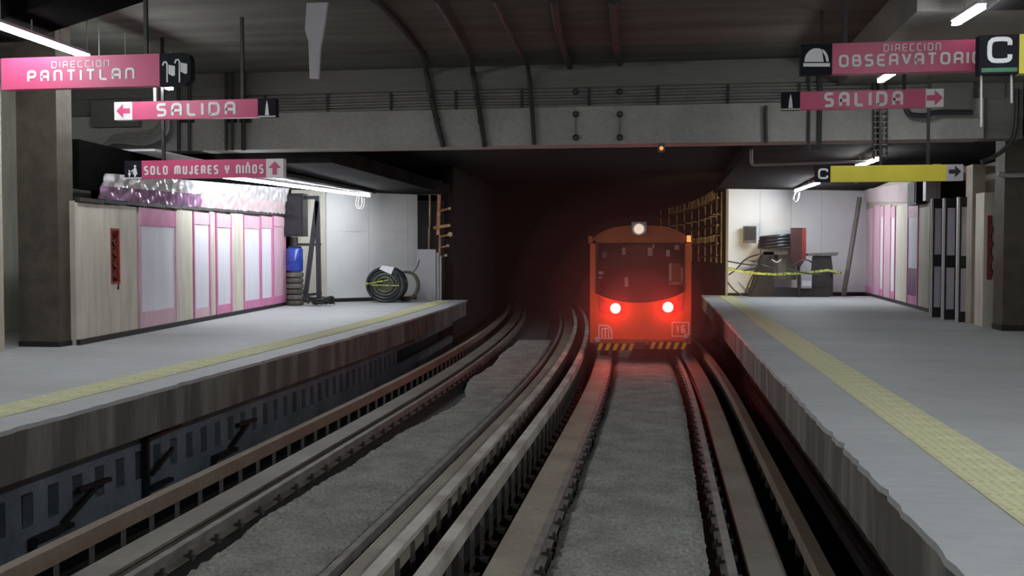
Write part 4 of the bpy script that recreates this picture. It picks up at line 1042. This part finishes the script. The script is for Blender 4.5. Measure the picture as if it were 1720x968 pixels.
e = empty('signal_lamp', (c.x, 20.9, c.z), 'tiny signal lamp box hanging under the middle of the beam', 'lamp')
obj('body', MB().box(c.x - .07, c.x + .07, 20.84, 21.02, c.z - .09, c.z + .09), M['timber'], e); obj('lens', MB().disc((c.x, 20.82, c.z - .02), .04, .02, 'y', 12), M['amber'], e)
# pale strip added in place of a reflection in the windscreen
e = empty('reflection_strip', aty(527, 132, 15.3), 'pale tapering strip added for a windscreen reflection left of centre', 'board')
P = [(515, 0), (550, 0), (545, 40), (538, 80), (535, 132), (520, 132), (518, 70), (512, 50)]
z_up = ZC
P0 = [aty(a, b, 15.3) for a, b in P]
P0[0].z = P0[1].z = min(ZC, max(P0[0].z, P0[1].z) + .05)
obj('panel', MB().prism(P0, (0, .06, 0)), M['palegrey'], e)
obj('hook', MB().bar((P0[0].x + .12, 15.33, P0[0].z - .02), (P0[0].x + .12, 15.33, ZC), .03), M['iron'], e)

# cables, posts and pipes at the left and right ends of the beam
for i, (a, b, lab) in enumerate(((300, 318, 'dark double drop pipe on the beam behind the left SALIDA sign'), (380, 390, 'thin dark drop pipe on the beam right of the double pipe'), (404, 414, 'dark drop post on the beam above the women and children sign'))):
    e = empty('drop_pipe', aty((a + b) / 2, 253, 20.8), lab, 'pipe', 'drop pipes on the left of the beam')
    for x in (a, b) if i != 2 else ((a + b) / 2,):
        obj('pipe', MB().tube([aty(x, 253, 20.85), aty(x, 112, 20.85)], .05 if i == 2 else .035, 8), M['cable'], e)
    obj('clamp', MB().box(aty(a, 200, 20.85).x - .05, aty(b, 200, 20.85).x + .05, 20.9, 21.0, aty(a, 205, 20.85).z, aty(a, 199, 20.85).z), M['iron'], e)
for k in range(5):
    yy = 204 + 8 * k
    P = [(270 + 3 * k, 200), (272 + 3 * k, 206 + 4 * k), (262, 218 + 6 * k * .8), (240, 224 + 5 * k), (205, 226 + 3 * k), (185 - k, 232 + 2 * k), (175 - 2 * k, 252), (172 - 2 * k, 264)]
    tag(obj('bent_cable', MB().tube(smooth([aty(x, y, 20.75 - .05 * k) for x, y in P]), .045, 7), M['conduit']), 'grey cable bending across the left end of the beam, %s from the top of five' % ('first', 'second', 'third', 'fourth', 'lowest')[k], 'cable', 'bent cables at the left end of the beam')
P = [(98, 160), (98, 250)]
e = empty('junction_box', aty(200, 215, 20.85), 'large flat grey box on the left end of the beam', 'box')
a, b = aty(153, 214, 20.85), aty(232, 168, 20.85)
obj('body', MB().box(a.x, b.x, 20.85, 21, a.z, b.z), M['beamdark'], e); obj('cover', MB().box(a.x + .06, b.x - .06, 20.83, 20.85, a.z + .06, b.z - .06), M['beamdark'], e)
e = empty('cable_ladder', aty(1478, 240, 20.8), 'narrow vertical cable ladder under the right SALIDA sign', 'cable ladder')
for x in (1468, 1489): obj('rail', MB().bar(aty(x, 130, 20.8), aty(x, 268, 20.8), .04), M['iron'], e)
for x in (1474, 1481): obj('cable', MB().tube([aty(x, 130, 20.85), aty(x, 262, 20.85)], .025, 6), M['cable'], e)
for k in range(9): obj('rung', MB().bar(aty(1468, 186 + 9.5 * k, 20.78), aty(1489, 186 + 9.5 * k, 20.78), .025), M['conduit'], e)
for x, lab in ((1358, 'thin dark drop cable left of the cable ladder, outer of two'), (1376, 'thick dark drop cable left of the cable ladder, inner of two')):
    tag(obj('drop_cable', MB().tube([aty(x, 125, 20.96), aty(x + 1, 180, 20.96), aty(x, 252, 20.96)], .05 if x > 1360 else .03, 7), M['cable']), lab, 'cable')
e = empty('junction_box', aty(1600, 190, 20.85), 'large flat grey box on the right end of the beam', 'box')
a, b = aty(1565, 190, 20.85), aty(1634, 138, 20.85)
obj('body', MB().box(a.x, b.x, 20.85, 21, a.z, b.z), M['beamdark'], e); obj('cover', MB().box(a.x + .05, b.x - .05, 20.83, 20.85, a.z + .05, b.z - .05), M['beamdark'], e)
tag(obj('bent_pipe', MB().tube(smooth([aty(1520, 178, 20.75), aty(1524, 190, 20.75), aty(1535, 194, 20.75), aty(1562, 194, 20.75), aty(1566, 188, 20.75), aty(1634, 189, 20.75)]), .05, 8), M['hose']), 'dark bent pipe along the foot of the right grey box', 'pipe')
tag(obj('sweeping_cable', MB().tube(smooth([aty(1708, 150, 21.05), aty(1708, 210, 21.05), aty(1700, 240, 21.05), aty(1675, 262, 21.05), aty(1648, 272, 21.05)]), .045, 7), M['cable']), 'dark cable sweeping round the top of the brown pillar on the right', 'cable')
tag(obj('green_conduit', MB().tube([aty(1676, 292, 21.9), aty(1690, 295, 21.9), aty(1735, 294, 21.9)], .05, 7), M['grey']), 'thin grey-green conduit across the brown pillar on the right', 'pipe')
struct('trim_11', MB().box(6.2, 6.95, 21.1, 21.6, 4.84, 6.5), M['beamdark'], 'grey pier at the right end of the beam')
tag(obj('thin_pipe', MB().tube(smooth([aty(1262, 256, 24) * 1 + Vector((0, 0, .06)), aty(1262, 272, 24), aty(1264, 276.5, 24), aty(1270, 277, 24), aty(1455, 271, 24)], 2), .035, 8), M['palegrey']), 'thin pale pipe with an elbow under the slab left of the yellow sign', 'pipe')

# ------------------------------------------------------------------ headlights of the vehicle on the tunnel, haze
sd = bpy.data.lights.new('headlight', 'SPOT'); sd.energy = 1500; sd.color = (1, .72, .38); sd.spot_size = .78; sd.spot_blend = .5; sd.shadow_soft_size = .15
so = bpy.data.objects.new('headlight', sd); COL.objects.link(so); so.parent = veh
so.location = Vector((xc, VY + VL + .3, 1.9)) - WL[veh.name]; so.rotation_euler = (PI / 2 + .06, 0, -.22)

# red-tinted scatter spheres added to imitate haze and lens bloom at the tail lamps
def haze(c, r, dens, label):
    hm = bpy.data.materials.new('bloom_haze'); hm.use_nodes = True
    nt = hm.node_tree; nt.nodes.clear()
    ou = nt.nodes.new('ShaderNodeOutputMaterial'); vo = nt.nodes.new('ShaderNodeVolumeScatter')
    vo.inputs['Density'].default_value = dens; vo.inputs['Color'].default_value = (.95, .42, .38, 1)
    nt.links.new(vo.outputs[0], ou.inputs['Volume'])
    n = 24; prof = [(max(.01, r * math.sin(PI * k / n)), -r * math.cos(PI * k / n)) for k in range(n + 1)]
    tag(obj('haze', MB().lathe(c, prof, 40), hm), label, 'haze', kind='stuff')
for r, dn, lb in ((.95, .09, 'innermost core'), (1.5, .05, 'inner part'), (2.2, .026, 'middle part'), (3.2, .013, 'outer part'), (5.6, .008, 'thin far fringe')):
    haze((-.48, 23.6 if r < 3 else 24.3, 1.3), r, dn * .8, lb + ' of the red-tinted haze added as lamp bloom around the tail lamps')
